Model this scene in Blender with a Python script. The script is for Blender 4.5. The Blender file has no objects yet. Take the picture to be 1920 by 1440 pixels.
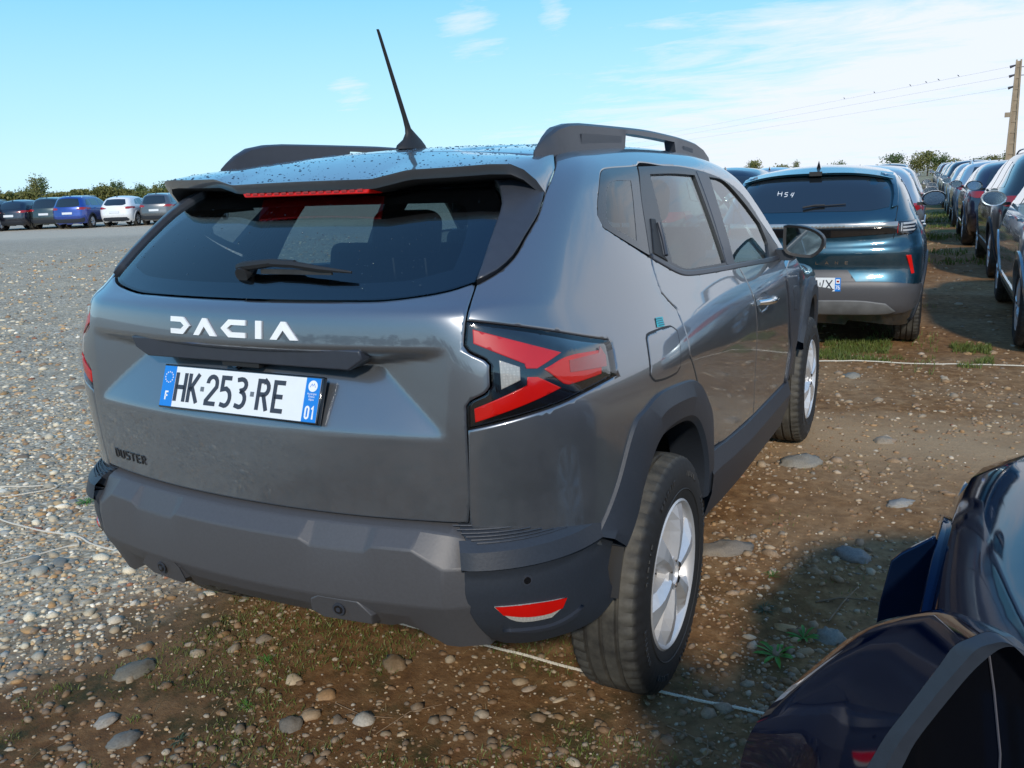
import bpy, bmesh, math, random
import numpy as np
from mathutils import Vector, Matrix, Euler
from mathutils.geometry import delaunay_2d_cdt
random.seed(7); rng = np.random.default_rng(7)
scene = bpy.context.scene
# ---------------------------------------------------------------- camera, sky, sun, exposure
cam_d = bpy.data.cameras.new('camera'); cam = bpy.data.objects.new('camera', cam_d)
scene.collection.objects.link(cam); scene.camera = cam
CP = (1.5495, -1.43874, 1.49826); YAW, PIT, ROL, FPX = -0.47847, 0.23182, -0.03916, 1601.47
cam_d.sensor_fit = 'HORIZONTAL'; cam_d.sensor_width = 36.0; cam_d.lens = 36.0*FPX/1920
cam_d.clip_start = 0.05; cam_d.clip_end = 3000
_f = Vector((math.sin(YAW)*math.cos(PIT), math.cos(YAW)*math.cos(PIT), -math.sin(PIT)))
_r = Vector((math.cos(YAW), -math.sin(YAW), 0)); _u = _r.cross(_f)
_r2 = _r*math.cos(ROL)+_u*math.sin(ROL); _u2 = -_r*math.sin(ROL)+_u*math.cos(ROL)
cam.matrix_world = Matrix(((_r2.x,_u2.x,-_f.x,CP[0]),(_r2.y,_u2.y,-_f.y,CP[1]),(_r2.z,_u2.z,-_f.z,CP[2]),(0,0,0,1)))
SUN_EL = math.radians(31); SUN_DIR = Vector((0.40*1.0, -0.90, 0)).normalized()*math.cos(SUN_EL)+Vector((0,0,math.sin(SUN_EL)))
world = bpy.data.worlds.new('World'); scene.world = world; world.use_nodes = True
scene.view_settings.view_transform = 'Standard'; scene.view_settings.look = 'None'
scene.view_settings.exposure = 0.18; scene.view_settings.gamma = 1; scene.view_settings.use_curve_mapping = False
wn = world.node_tree.nodes; wl = world.node_tree.links; wn.clear()
w_out = wn.new('ShaderNodeOutputWorld'); w_bg = wn.new('ShaderNodeBackground'); w_bg.inputs['Strength'].default_value = 0.14
sky = wn.new('ShaderNodeTexSky'); sky.sky_type = 'NISHITA'; sky.sun_disc = False
sky.sun_elevation = SUN_EL; sky.sun_rotation = math.atan2(SUN_DIR.x, SUN_DIR.y); sky.air_density = 1.0; sky.dust_density = 0.5; sky.ozone_density = 1.6
def nd(nt, t, **k):
    n = nt.nodes.new(t)
    for a, b in k.items():
        if a.startswith('i_'): n.inputs[a[2:].replace('_', ' ')].default_value = b
        else: setattr(n, a, b)
    return n
NT = world.node_tree
tc = nd(NT, 'ShaderNodeTexCoord'); sp = nd(NT, 'ShaderNodeSeparateXYZ'); wl.new(tc.outputs['Generated'], sp.inputs[0])
def m_(nt, op, a, b=None, c=None, clamp=False):
    n = nt.nodes.new('ShaderNodeMath'); n.operation = op; n.use_clamp = clamp
    for i, v in enumerate((a, b, c)):
        if v is None: continue
        if isinstance(v, (int, float)): n.inputs[i].default_value = v
        else: nt.links.new(v, n.inputs[i])
    return n.outputs[0]
def ramp(nt, fac, stops, interp='LINEAR'):
    n = nt.nodes.new('ShaderNodeValToRGB'); n.color_ramp.interpolation = interp
    e = n.color_ramp.elements
    while len(e) < len(stops): e.new(0.5)
    for i, (p_, c_) in enumerate(stops):
        e[i].position = p_; e[i].color = (*c_, 1) if len(c_) == 3 else c_
    nt.links.new(fac, n.inputs[0]); return n.outputs[0]
def mixc(nt, fac, a, b, mode='MIX'):
    n = nt.nodes.new('ShaderNodeMix'); n.data_type = 'RGBA'; n.blend_type = mode
    for i, v in ((0, fac), (6, a), (7, b)):
        if isinstance(v, (int, float)): n.inputs[i].default_value = v
        elif isinstance(v, tuple): n.inputs[i].default_value = (*v, 1) if len(v) == 3 else v
        else: nt.links.new(v, n.inputs[i])
    return n.outputs[2]
# clouds on a flat layer seen in perspective
den = m_(NT, 'ADD', m_(NT, 'MAXIMUM', sp.outputs[2], 0.0), 0.10)
cx = m_(NT, 'DIVIDE', sp.outputs[0], den); cy = m_(NT, 'DIVIDE', sp.outputs[1], den)
cmb = nd(NT, 'ShaderNodeCombineXYZ'); wl.new(cx, cmb.inputs[0]); wl.new(cy, cmb.inputs[1])
mp = nd(NT, 'ShaderNodeMapping'); wl.new(cmb.outputs[0], mp.inputs[0]); mp.inputs['Rotation'].default_value = (0, 0, math.radians(35)); mp.inputs['Scale'].default_value = (0.55, 1.1, 1)
n1 = nd(NT, 'ShaderNodeTexNoise'); wl.new(mp.outputs[0], n1.inputs['Vector']); n1.inputs['Scale'].default_value = 2.3; n1.inputs['Detail'].default_value = 9; n1.inputs['Roughness'].default_value = 0.68; n1.inputs['Distortion'].default_value = 0.35
n2 = nd(NT, 'ShaderNodeTexNoise'); wl.new(cmb.outputs[0], n2.inputs['Vector']); n2.inputs['Scale'].default_value = 0.33; n2.inputs['Detail'].default_value = 2
# the cloud bank lies over the half of the sky right of the view axis
side_ = m_(NT, 'ADD', m_(NT, 'MULTIPLY', sp.outputs[0], 0.95), m_(NT, 'MULTIPLY', sp.outputs[1], 0.30))
bank_d = nd(NT, 'ShaderNodeVectorMath', operation='DOT_PRODUCT'); wl.new(tc.outputs['Generated'], bank_d.inputs[0]); bank_d.inputs[1].default_value = (.3695, .2607, -.8919)
bank = m_(NT, 'MULTIPLY_ADD', m_(NT, 'MINIMUM', m_(NT, 'MAXIMUM', bank_d.outputs['Value'], -.3), .16), 2.7, -.06)
wisps = None
for d_, r_ in (((-.4803,.8599,.1728), .0022), ((-.6004,.7933,.1011), .0007), ((-.4001,.8987,.1797), .0005), ((-.8268,.5564,.0826), .0010)):
    dp = nd(NT, 'ShaderNodeVectorMath', operation='DOT_PRODUCT'); wl.new(tc.outputs['Generated'], dp.inputs[0]); dp.inputs[1].default_value = d_
    v_ = m_(NT, 'MULTIPLY_ADD', m_(NT, 'SUBTRACT', 1.0, dp.outputs['Value']), -.42/r_, .42); v_ = m_(NT, 'MAXIMUM', v_, 0.0); wisps = v_ if wisps is None else m_(NT, 'ADD', wisps, v_)
bank = m_(NT, 'ADD', bank, wisps)
cl = m_(NT, 'ADD', m_(NT, 'ADD', n1.outputs[0], m_(NT, 'MULTIPLY', n2.outputs[0], 0.35)), bank)
cloud = ramp(NT, cl, [(0.66, (0, 0, 0)), (0.80, (0.45,)*3), (1.02, (0.95,)*3)])
hz = ramp(NT, sp.outputs[2], [(0.0, (1, 1, 1)), (0.08, (0.5,)*3), (0.22, (0.12,)*3), (0.6, (0, 0, 0))])
grad_ = ramp(NT, sp.outputs[2], [(0.0, (.36, .73, .93)), (0.22, (.13, .52, .88)), (0.45, (.16, .43, .78)), (1.0, (.09, .26, .60))])
skyc = mixc(NT, 0.85, sky.outputs[0], mixc(NT, 1.0, grad_, (8.0, 8.0, 8.0), 'MULTIPLY'))
skyc = mixc(NT, m_(NT, 'MULTIPLY', hz, 0.50), skyc, (5.2, 6.4, 7.1))
skyc = mixc(NT, cloud, skyc, (5.7, 6.05, 6.7))
wl.new(skyc, w_bg.inputs[0]); wl.new(w_bg.outputs[0], w_out.inputs[0])
sun_d = bpy.data.lights.new('sun', 'SUN'); sun_d.energy = 2.8; sun_d.angle = math.radians(3.5); sun_d.color = (1.0, 0.91, 0.79)
sun = bpy.data.objects.new('sun', sun_d); scene.collection.objects.link(sun)
sun.rotation_euler = SUN_DIR.to_track_quat('Z', 'Y').to_euler(); sun.location = (5, -8, 12)
scene.cycles.max_bounces = 8; scene.cycles.transparent_max_bounces = 12; scene.cycles.use_denoising = True
# ---------------------------------------------------------------- shared helpers
COL = scene.collection
def tag(o, label=None, cat=None, group=None, kind=None):
    if label: o['label'] = label
    if cat: o['category'] = cat
    if group: o['group'] = group
    if kind: o['kind'] = kind
    return o
def link(o, parent=None):
    COL.objects.link(o)
    if parent is not None: o.parent = parent
    return o
def empty(name, loc=(0, 0, 0), rz=0.0, parent=None):
    o = bpy.data.objects.new(name, None); o.location = loc; o.rotation_euler = (0, 0, rz); o.empty_display_size = .3
    return link(o, parent)
def mesh_obj(name, V, Fc, mat, parent=None, smooth=False, normals=None):
    me = bpy.data.meshes.new(name); me.from_pydata([tuple(map(float, v)) for v in V], [], [tuple(int(i) for i in f) for f in Fc])
    me.update()
    if mat: me.materials.append(mat)
    if smooth: me.polygons.foreach_set('use_smooth', [True]*len(me.polygons))
    if normals is not None: me.normals_split_custom_set_from_vertices([tuple(map(float, n)) for n in normals])
    return link(bpy.data.objects.new(name, me), parent)
def bevel(o, w=.004, seg=2, ang=35):
    m = o.modifiers.new('bevel', 'BEVEL'); m.width = w; m.segments = seg; m.limit_method = 'ANGLE'; m.angle_limit = math.radians(ang); m.harden_normals = False
    o.data.polygons.foreach_set('use_smooth', [True]*len(o.data.polygons))
    try: o.data.set_sharp_from_angle(angle=math.radians(50))
    except Exception: pass
    return o
class MB:
    def __init__(s): s.V = []; s.F = []
    def add(s, V, F):
        n = len(s.V); s.V += [tuple(v) for v in V]; s.F += [tuple(i+n for i in f) for f in F]; return s
    def box(s, c, d, rot=None):
        P = [Vector((x*d[0]/2, y*d[1]/2, z*d[2]/2)) for x in (-1, 1) for y in (-1, 1) for z in (-1, 1)]
        if rot is not None: P = [rot @ q for q in P]
        P = [q+Vector(c) for q in P]
        return s.add(P, [(0,1,3,2),(4,6,7,5),(0,4,5,1),(2,3,7,6),(0,2,6,4),(1,5,7,3)])
    def tube(s, pts, r, n=8, caps=True):
        pts = [Vector(q) for q in pts]; rs = r if isinstance(r, (list, tuple)) else [r]*len(pts); rings = []
        up = Vector((0, 0, 1))
        for i, q in enumerate(pts):
            t = (pts[min(i+1, len(pts)-1)]-pts[max(i-1, 0)]).normalized()
            a = t.cross(up if abs(t.z) < .95 else Vector((1, 0, 0))).normalized(); b = t.cross(a)
            rings.append([q+(a*math.cos(k*2*math.pi/n)+b*math.sin(k*2*math.pi/n))*rs[i] for k in range(n)])
        V = [v for R_ in rings for v in R_]; F = [(i*n+k, i*n+(k+1) % n, (i+1)*n+(k+1) % n, (i+1)*n+k) for i in range(len(pts)-1) for k in range(n)]
        if caps: F += [tuple(range(n))[::-1], tuple(range((len(pts)-1)*n, len(pts)*n))]
        return s.add(V, F)
    def lathe_x(s, prof, n=48, closed=False):   # prof: (x, r) revolved about the x axis
        V = [(x, r*math.cos(2*math.pi*k/n), r*math.sin(2*math.pi*k/n)) for x, r in prof for k in range(n)]
        m = len(prof); F = [(i*n+k, i*n+(k+1) % n, ((i+1) % m)*n+(k+1) % n, ((i+1) % m)*n+k) for i in range(m if closed else m-1) for k in range(n)]
        return s.add(V, F)
    def prism(s, poly, h0, h1, f):     # f maps (u,v,h) to 3d
        n = len(poly); V = [f(u, v, h0) for u, v in poly]+[f(u, v, h1) for u, v in poly]
        return s.add(V, [tuple(range(n))[::-1], tuple(range(n, 2*n))]+[(i, (i+1) % n, n+(i+1) % n, n+i) for i in range(n)])
    def build(s, name, mat, parent=None, smooth=False): 
        o = mesh_obj(name, s.V, s.F, mat, parent, smooth)
        if smooth:
            try: o.data.set_sharp_from_angle(angle=math.radians(40))
            except Exception: pass
        return o
def copy_tree(o, parent=None):
    c = o.copy(); COL.objects.link(c); c.parent = parent
    for ch in o.children: copy_tree(ch, c)
    return c
# ---------------------------------------------------------------- materials
MATS = {}
def new_mat(name):
    m = bpy.data.materials.new(name); m.use_nodes = True; nt = m.node_tree; b = nt.nodes['Principled BSDF']; MATS[name] = m; return m, nt, b
def simple(name, col, rough=.5, metal=0., coat=0., spec=.5, noise=0., nscale=40., bump=0., coat_r=.03):
    m, nt, b = new_mat(name)
    b.inputs['Base Color'].default_value = (*col, 1); b.inputs['Roughness'].default_value = rough; b.inputs['Metallic'].default_value = metal
    b.inputs['Coat Weight'].default_value = coat; b.inputs['Coat Roughness'].default_value = coat_r; b.inputs['Specular IOR Level'].default_value = spec
    if noise or bump:
        t = nd(nt, 'ShaderNodeTexCoord'); n = nd(nt, 'ShaderNodeTexNoise'); n.inputs['Scale'].default_value = nscale; n.inputs['Detail'].default_value = 5
        nt.links.new(t.outputs['Object'], n.inputs['Vector'])
        if noise:
            c = ramp(nt, n.outputs[0], [(.3, tuple(x*(1-noise) for x in col)), (.7, tuple(min(1, x*(1+noise)) for x in col))]); nt.links.new(c, b.inputs['Base Color'])
        if bump:
            bp = nd(nt, 'ShaderNodeBump'); bp.inputs['Strength'].default_value = bump; bp.inputs['Distance'].default_value = .002; nt.links.new(n.outputs[0], bp.inputs['Height']); nt.links.new(bp.outputs[0], b.inputs['Normal'])
    return m
def paint(name, col, metal=.75, rough=.34, dust=.25):
    m, nt, b = new_mat(name)
    t = nd(nt, 'ShaderNodeTexCoord'); 
    fl = nd(nt, 'ShaderNodeTexVoronoi'); fl.inputs['Scale'].default_value = 1400; nt.links.new(t.outputs['Object'], fl.inputs['Vector'])
    hs = nd(nt, 'ShaderNodeHueSaturation'); hs.inputs['Saturation'].default_value = 0; nt.links.new(fl.outputs['Color'], hs.inputs['Color'])
    base = mixc(nt, .10, col, hs.outputs[0], 'MULTIPLY')
    # road dust: patchy film, thicker towards the sill and bumper
    g = nd(nt, 'ShaderNodeSeparateXYZ'); nt.links.new(t.outputs['Object'], g.inputs[0])
    dn = nd(nt, 'ShaderNodeTexNoise'); dn.inputs['Scale'].default_value = 9; dn.inputs['Detail'].default_value = 8; dn.inputs['Roughness'].default_value = .7; nt.links.new(t.outputs['Object'], dn.inputs['Vector'])
    zz = m_(nt, 'MULTIPLY_ADD', g.outputs[2], -1.1, 1.25, True)
    df = m_(nt, 'MULTIPLY', m_(nt, 'MULTIPLY', zz, ramp(nt, dn.outputs[0], [(.42, (0, 0, 0)), (.72, (1, 1, 1))])), dust, None, True)
    b_c = mixc(nt, df, base, (.16, .14, .115)); nt.links.new(b_c, b.inputs['Base Color'])
    nt.links.new(m_(nt, 'MULTIPLY_ADD', df, .4, rough), b.inputs['Roughness'])
    nt.links.new(m_(nt, 'MULTIPLY_ADD', df, -metal, metal, True), b.inputs['Metallic'])
    nt.links.new(m_(nt, 'MULTIPLY_ADD', df, .6, .02), b.inputs['Coat Roughness'])
    b.inputs['Coat Weight'].default_value = 1.0; b.inputs['Coat IOR'].default_value = 1.72
    return m
def glass(name, tint, alpha_mix=.0, rough=.0):
    m = bpy.data.materials.new(name); m.use_nodes = True; nt = m.node_tree; nt.nodes.clear(); MATS[name] = m
    o = nd(nt, 'ShaderNodeOutputMaterial'); tr = nd(nt, 'ShaderNodeBsdfTransparent'); tr.inputs[0].default_value = (*tint, 1)
    gl = nd(nt, 'ShaderNodeBsdfGlossy'); gl.inputs['Roughness'].default_value = rough; gl.inputs['Color'].default_value = (1, 1, 1, 1)
    fr = nd(nt, 'ShaderNodeLayerWeight'); fr.inputs['Blend'].default_value = .5; f5 = m_(nt, 'MULTIPLY_ADD', m_(nt, 'POWER', fr.outputs['Facing'], 5.), .95, .042)
    mx = nd(nt, 'ShaderNodeMixShader'); nt.links.new(m_(nt, 'ADD', f5, alpha_mix, None, True), mx.inputs[0]); nt.links.new(tr.outputs[0], mx.inputs[1]); nt.links.new(gl.outputs[0], mx.inputs[2]); nt.links.new(mx.outputs[0], o.inputs[0])
    return m
P_GREY = paint('graphite_paint', (.182, .198, .222), .74, .30, .34)
M_MIRR = simple('mirror_silver', (.50, .52, .53), .03, metal=1)
M_CLAD = simple('cladding_plastic', (.026, .032, .043), .46, noise=.07, nscale=140, bump=.15, spec=.42)
M_SKID = simple('skid_plastic', (.072, .072, .078), .48, metal=.1, noise=.05, nscale=140, bump=.12)
M_TRIM = simple('trim_plastic', (.036, .042, .056), .38, metal=.1, noise=.06, nscale=40)
M_BLK = simple('gloss_black', (.008, .008, .009), .08, coat=1)
M_MATB = simple('matt_black', (.012, .012, .013), .6)
M_FRAME = simple('window_frame_vinyl', (.035, .038, .043), .38, noise=.05, nscale=60)
M_RUB = simple('rubber', (.022, .022, .022), .62, noise=.25, nscale=25, bump=.3)
M_IN = simple('cabin_fabric', (.028, .029, .032), .85, noise=.2, nscale=90)
M_INL = simple('cabin_liner', (.30, .30, .29), .9)
M_CHR = simple('chrome', (.75, .75, .76), .12, metal=1)
M_ALLOY = simple('alloy', (.60, .61, .63), .42, metal=.5, coat=.3, noise=.04)
M_STEEL = simple('brake_steel', (.16, .14, .13), .5, metal=.8, noise=.3)
M_WHT = simple('white_print', (.80, .80, .80), .35, coat=.3)
M_BADGE = simple('badge_white', (.82, .82, .82), .25, coat=.6)
M_PLW = simple('plate_white', (.74, .76, .77), .33, coat=.4, noise=.02)
M_PLB = simple('plate_blue', (.008, .19, .62), .35, coat=.4)
M_INK = simple('plate_ink', (.035, .04, .055), .45)
M_TEAL = simple('sticker_teal', (.03, .42, .47), .5)
M_TEALP = simple('sticker_print', (.02, .10, .16), .5)
def lens(name, col, em=0.):
    m, nt, b = new_mat(name)
    t = nd(nt, 'ShaderNodeTexCoord'); v = nd(nt, 'ShaderNodeTexVoronoi'); v.inputs['Scale'].default_value = 160; v.distance = 'CHEBYCHEV'; v.inputs['Randomness'].default_value = 0
    nt.links.new(t.outputs['Object'], v.inputs['Vector'])
    c = ramp(nt, v.outputs['Distance'], [(.0, tuple(min(1, x*1.25) for x in col)), (.6, tuple(x*.75 for x in col))]); nt.links.new(c, b.inputs['Base Color'])
    b.inputs['Roughness'].default_value = .25; b.inputs['Coat Weight'].default_value = 1; b.inputs['Coat Roughness'].default_value = .02
    return m
M_RED = simple('lens_red', (.56, .006, .003), .35, coat=.25, spec=.3, noise=.06, nscale=14)
M_RED2 = lens('lens_red_deep', (.30, .004, .003))
M_CLR = lens('lens_clear', (.42, .41, .38))
G_DARK = glass('privacy_glass', (.36, .43, .46), .05)
G_SIDE = glass('side_glass', (.50, .63, .62), .0)
G_LAMP = glass('lamp_cover_glass', (.93, .93, .93), .0)
# tyre rubber with dried mud
def tyre_mat():
    m, nt, b = new_mat('tyre_rubber')
    t = nd(nt, 'ShaderNodeTexCoord'); n = nd(nt, 'ShaderNodeTexNoise'); n.inputs['Scale'].default_value = 7; n.inputs['Detail'].default_value = 9; n.inputs['Roughness'].default_value = .65
    nt.links.new(t.outputs['Object'], n.inputs['Vector'])
    s = nd(nt, 'ShaderNodeSeparateXYZ'); nt.links.new(t.outputs['Object'], s.inputs[0])
    r = m_(nt, 'SQRT', m_(nt, 'ADD', m_(nt, 'POWER', s.outputs[1], 2.), m_(nt, 'POWER', s.outputs[2], 2.)))
    tread = ramp(nt, r, [(.338, (.05,)*3), (.350, (1, 1, 1))])
    f = m_(nt, 'MULTIPLY', ramp(nt, n.outputs[0], [(.38, (.15,)*3), (.68, (1, 1, 1))]), tread)
    c = mixc(nt, m_(nt, 'MULTIPLY', f, .55), (.009, .009, .010), (.19, .18, .15)); nt.links.new(c, b.inputs['Base Color']); b.inputs['Roughness'].default_value = .7
    bp = nd(nt, 'ShaderNodeBump'); bp.inputs['Strength'].default_value = .4; bp.inputs['Distance'].default_value = .003; nt.links.new(n.outputs[0], bp.inputs['Height']); nt.links.new(bp.outputs[0], b.inputs['Normal'])
    return m
M_TYRE = tyre_mat()
# ---------------------------------------------------------------- body surface tools
def pch(xs, ys):
    xs = np.array(xs, float); ys = np.array(ys, float); h = np.diff(xs); d = np.diff(ys)/h; m = np.zeros(len(xs))
    for i in range(1, len(xs)-1):
        if d[i-1]*d[i] > 0:
            w1 = 2*h[i]+h[i-1]; w2 = h[i]+2*h[i-1]; m[i] = (w1+w2)/(w1/d[i-1]+w2/d[i])
    m[0] = d[0]; m[-1] = d[-1]
    def f(x):
        x = np.asarray(x, float); xc = np.clip(x, xs[0], xs[-1]); i = np.clip(np.searchsorted(xs, xc)-1, 0, len(xs)-2); t = (xc-xs[i])/h[i]
        return ys[i]*(1+2*t)*(1-t)**2+h[i]*m[i]*t*(1-t)**2+ys[i+1]*t*t*(3-2*t)+h[i]*m[i+1]*t*t*(t-1)+np.where(x < xs[0], m[0]*(x-xs[0]), 0)+np.where(x > xs[-1], m[-1]*(x-xs[-1]), 0)
    return f
def smax(a, b, k):
    h = np.maximum(k-np.abs(a-b), 0)/k
    return np.maximum(a, b)+h*h*k*.25
side_f = pch([.2,.35,.5,.7,.9,1.0,1.06,1.12,1.18,1.25,1.35,1.45,1.55,1.7],[.80,.845,.872,.882,.886,.880,.866,.842,.818,.792,.752,.708,.660,.58])
cz_f = pch([.3,.6,.73,.85,.96,1.05,1.13,1.20,1.228,1.245,1.30,1.35,1.40,1.45,1.50,1.6,1.7],[.10,.066,.062,.056,.054,.058,.064,.073,.084,.112,.178,.239,.307,.382,.465,.63,.80])
zr_f = pch([.2,.4,.6,.9,1.4,1.9,2.3,2.45,3.25,3.5,4.0,4.25,4.4],[1.50,1.548,1.583,1.612,1.628,1.62,1.585,1.555,1.10,1.065,1.0,.93,.80])
def F_body(x, y, z):
    x = np.abs(x); q = np.clip(.9-y, 0, 1); g = np.clip(y-3.0, 0, 2); up = np.clip((z-1.1)/.4, 0, 1)
    w = side_f(z)-(.165+.125*up)*q*q-.056*g*g+.012*np.exp(-((y-.75)/.5)**2-((z-1.0)/.12)**2)
    c = smax(x-w, cz_f(z)+.20*x*x-y, .16+.06*np.clip((1.1-z)/.3, 0, 1))
    t = z-(zr_f(y)-.035*(x/.6)**2)
    f = y-(4.33-.22*(x/.85)**2-.1*np.clip(z-.8, 0, 1))
    return smax(smax(c, t, .08), f, .25)
cb_f = pch([.25,.36,.42,.46,.50,.55,.60,.67,.69,.72,.745,.78,1.0],[.30,.14,.085,.05,.026,.008,.0,.0,.006,.035,.085,.15,.5])
sb_f = pch([.2,.30,.40,.50,.60,.66,.70,.76],[.80,.850,.874,.884,.884,.874,.860,.82])
def F_bump(x, y, z):
    x = np.abs(x); q = np.clip(.8-y, 0, 1)
    return np.maximum(smax(x-(sb_f(z)-.22*q*q), cb_f(z)+.20*x*x-y, .2), z-.80)
def solve(O, D, t0, t1, F):
    lo = np.full(len(O), float(t0)); hi = np.full(len(O), float(t1))
    for _ in range(34):
        m = (lo+hi)/2; v = F(*(O+D*m[:, None]).T) < 0
        lo = np.where(v, m, lo); hi = np.where(v, hi, m)
    return O+D*((lo+hi)/2)[:, None]
Y0, Z0 = .95, .9
def pt(mode, uv, F):
    uv = np.asarray(uv, float); u, v = uv[:, 0], uv[:, 1]; z0 = np.zeros_like(u); o1 = z0+1
    if mode == 'rear': return solve(np.stack([u, z0+1.2, v], 1), np.stack([z0, -o1, z0], 1), 0, 1.8, F)
    if mode == 'front': return solve(np.stack([u, z0+3.3, v], 1), np.stack([z0, o1, z0], 1), 0, 2.2, F)
    if mode == 'side': return solve(np.stack([z0, u, v], 1), np.stack([o1, z0, z0], 1), 0, 1.3, F)
    if mode == 'roof': return solve(np.stack([u, v, z0+.7], 1), np.stack([z0, z0, o1], 1), 0, 1.3, F)
    th = np.minimum(u, np.pi/2); yo = Y0+np.maximum(u-np.pi/2, 0)
    return solve(np.stack([z0, yo, z0+Z0], 1), np.stack([np.sin(th)*np.cos(v), -np.cos(th)*np.cos(v), np.sin(v)], 1), 0, 1.6, F)
def inv(mode, P):
    x, y, z = P
    if mode in ('rear', 'front'): return (x, z)
    if mode == 'side': return (y, z)
    if mode == 'roof': return (x, y)
    if y >= Y0: return (np.pi/2+y-Y0, math.atan2(z-Z0, abs(x)))
    return (math.atan2(abs(x), Y0-y), math.atan2(z-Z0, math.hypot(x, Y0-y)))
def conv(pts, F, a='side', b='sph'): return [inv(b, q) for q in pt(a, pts, F)]
def grad(F, P, e=2e-4):
    N = np.stack([F(*(P+e*np.eye(3)[i]).T)-F(*(P-e*np.eye(3)[i]).T) for i in range(3)], 1)
    return N/np.maximum(np.linalg.norm(N, axis=1, keepdims=True), 1e-9)
def resample(poly, res, ang=33):
    P = np.array(poly, float); n = len(P); out = []
    sharp = []
    for i in range(n):
        a = P[i]-P[i-1]; b = P[(i+1) % n]-P[i]; la, lb = np.hypot(*a), np.hypot(*b)
        c = (a@b)/max(la*lb, 1e-9); sharp.append(math.degrees(math.acos(max(-1, min(1, c)))) > ang)
    for i in range(n):
        p0, p1, p2, p3 = P[i-1], P[i], P[(i+1) % n], P[(i+2) % n]; L = np.hypot(*(p2-p1)); k = max(1, int(round(L/res)))
        t1 = (p2-p1) if sharp[i] else (p2-p0)*L/max(np.hypot(*(p1-p0))+L, 1e-9); t2 = (p2-p1) if sharp[(i+1) % n] else (p3-p1)*L/max(np.hypot(*(p3-p2))+L, 1e-9)
        for j in range(k):
            t = j/k; out.append((2*t**3-3*t*t+1)*p1+(t**3-2*t*t+t)*t1+(-2*t**3+3*t*t)*p2+(t**3-t*t)*t2)
    return np.array(out)
def area(P): x, y = P[:, 0], P[:, 1]; return .5*np.sum(x*np.roll(y, -1)-y*np.roll(x, -1))
def inset(P, d):
    if area(P) < 0: P = P[::-1]
    a = P-np.roll(P, 1, 0); b = np.roll(P, -1, 0)-P
    na = np.stack([-a[:, 1], a[:, 0]], 1)/np.maximum(np.hypot(*a.T)[:, None], 1e-9); nb = np.stack([-b[:, 1], b[:, 0]], 1)/np.maximum(np.hypot(*b.T)[:, None], 1e-9)
    m = na+nb; l2 = np.maximum((m*m).sum(1, keepdims=True), .5); return P+m*(2*d/l2)
def inside(P, Q):
    x, y = Q[:, 0], Q[:, 1]; r = np.zeros(len(Q), bool); j = len(P)-1
    for i in range(len(P)):
        xi, yi = P[i]; xj, yj = P[j]
        c = ((yi > y) != (yj > y)); 
        if yi != yj: r ^= c & (x < (xj-xi)*(y-yi)/(yj-yi)+xi)
        j = i
    return r
def segdist(P, Q):
    d = np.full(len(Q), 9.)
    for i in range(len(P)):
        a, b = P[i-1], P[i]; ab = b-a; t = np.clip(((Q-a)@ab)/max(ab@ab, 1e-12), 0, 1); d = np.minimum(d, np.hypot(*(Q-a-t[:, None]*ab).T))
    return d
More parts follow.
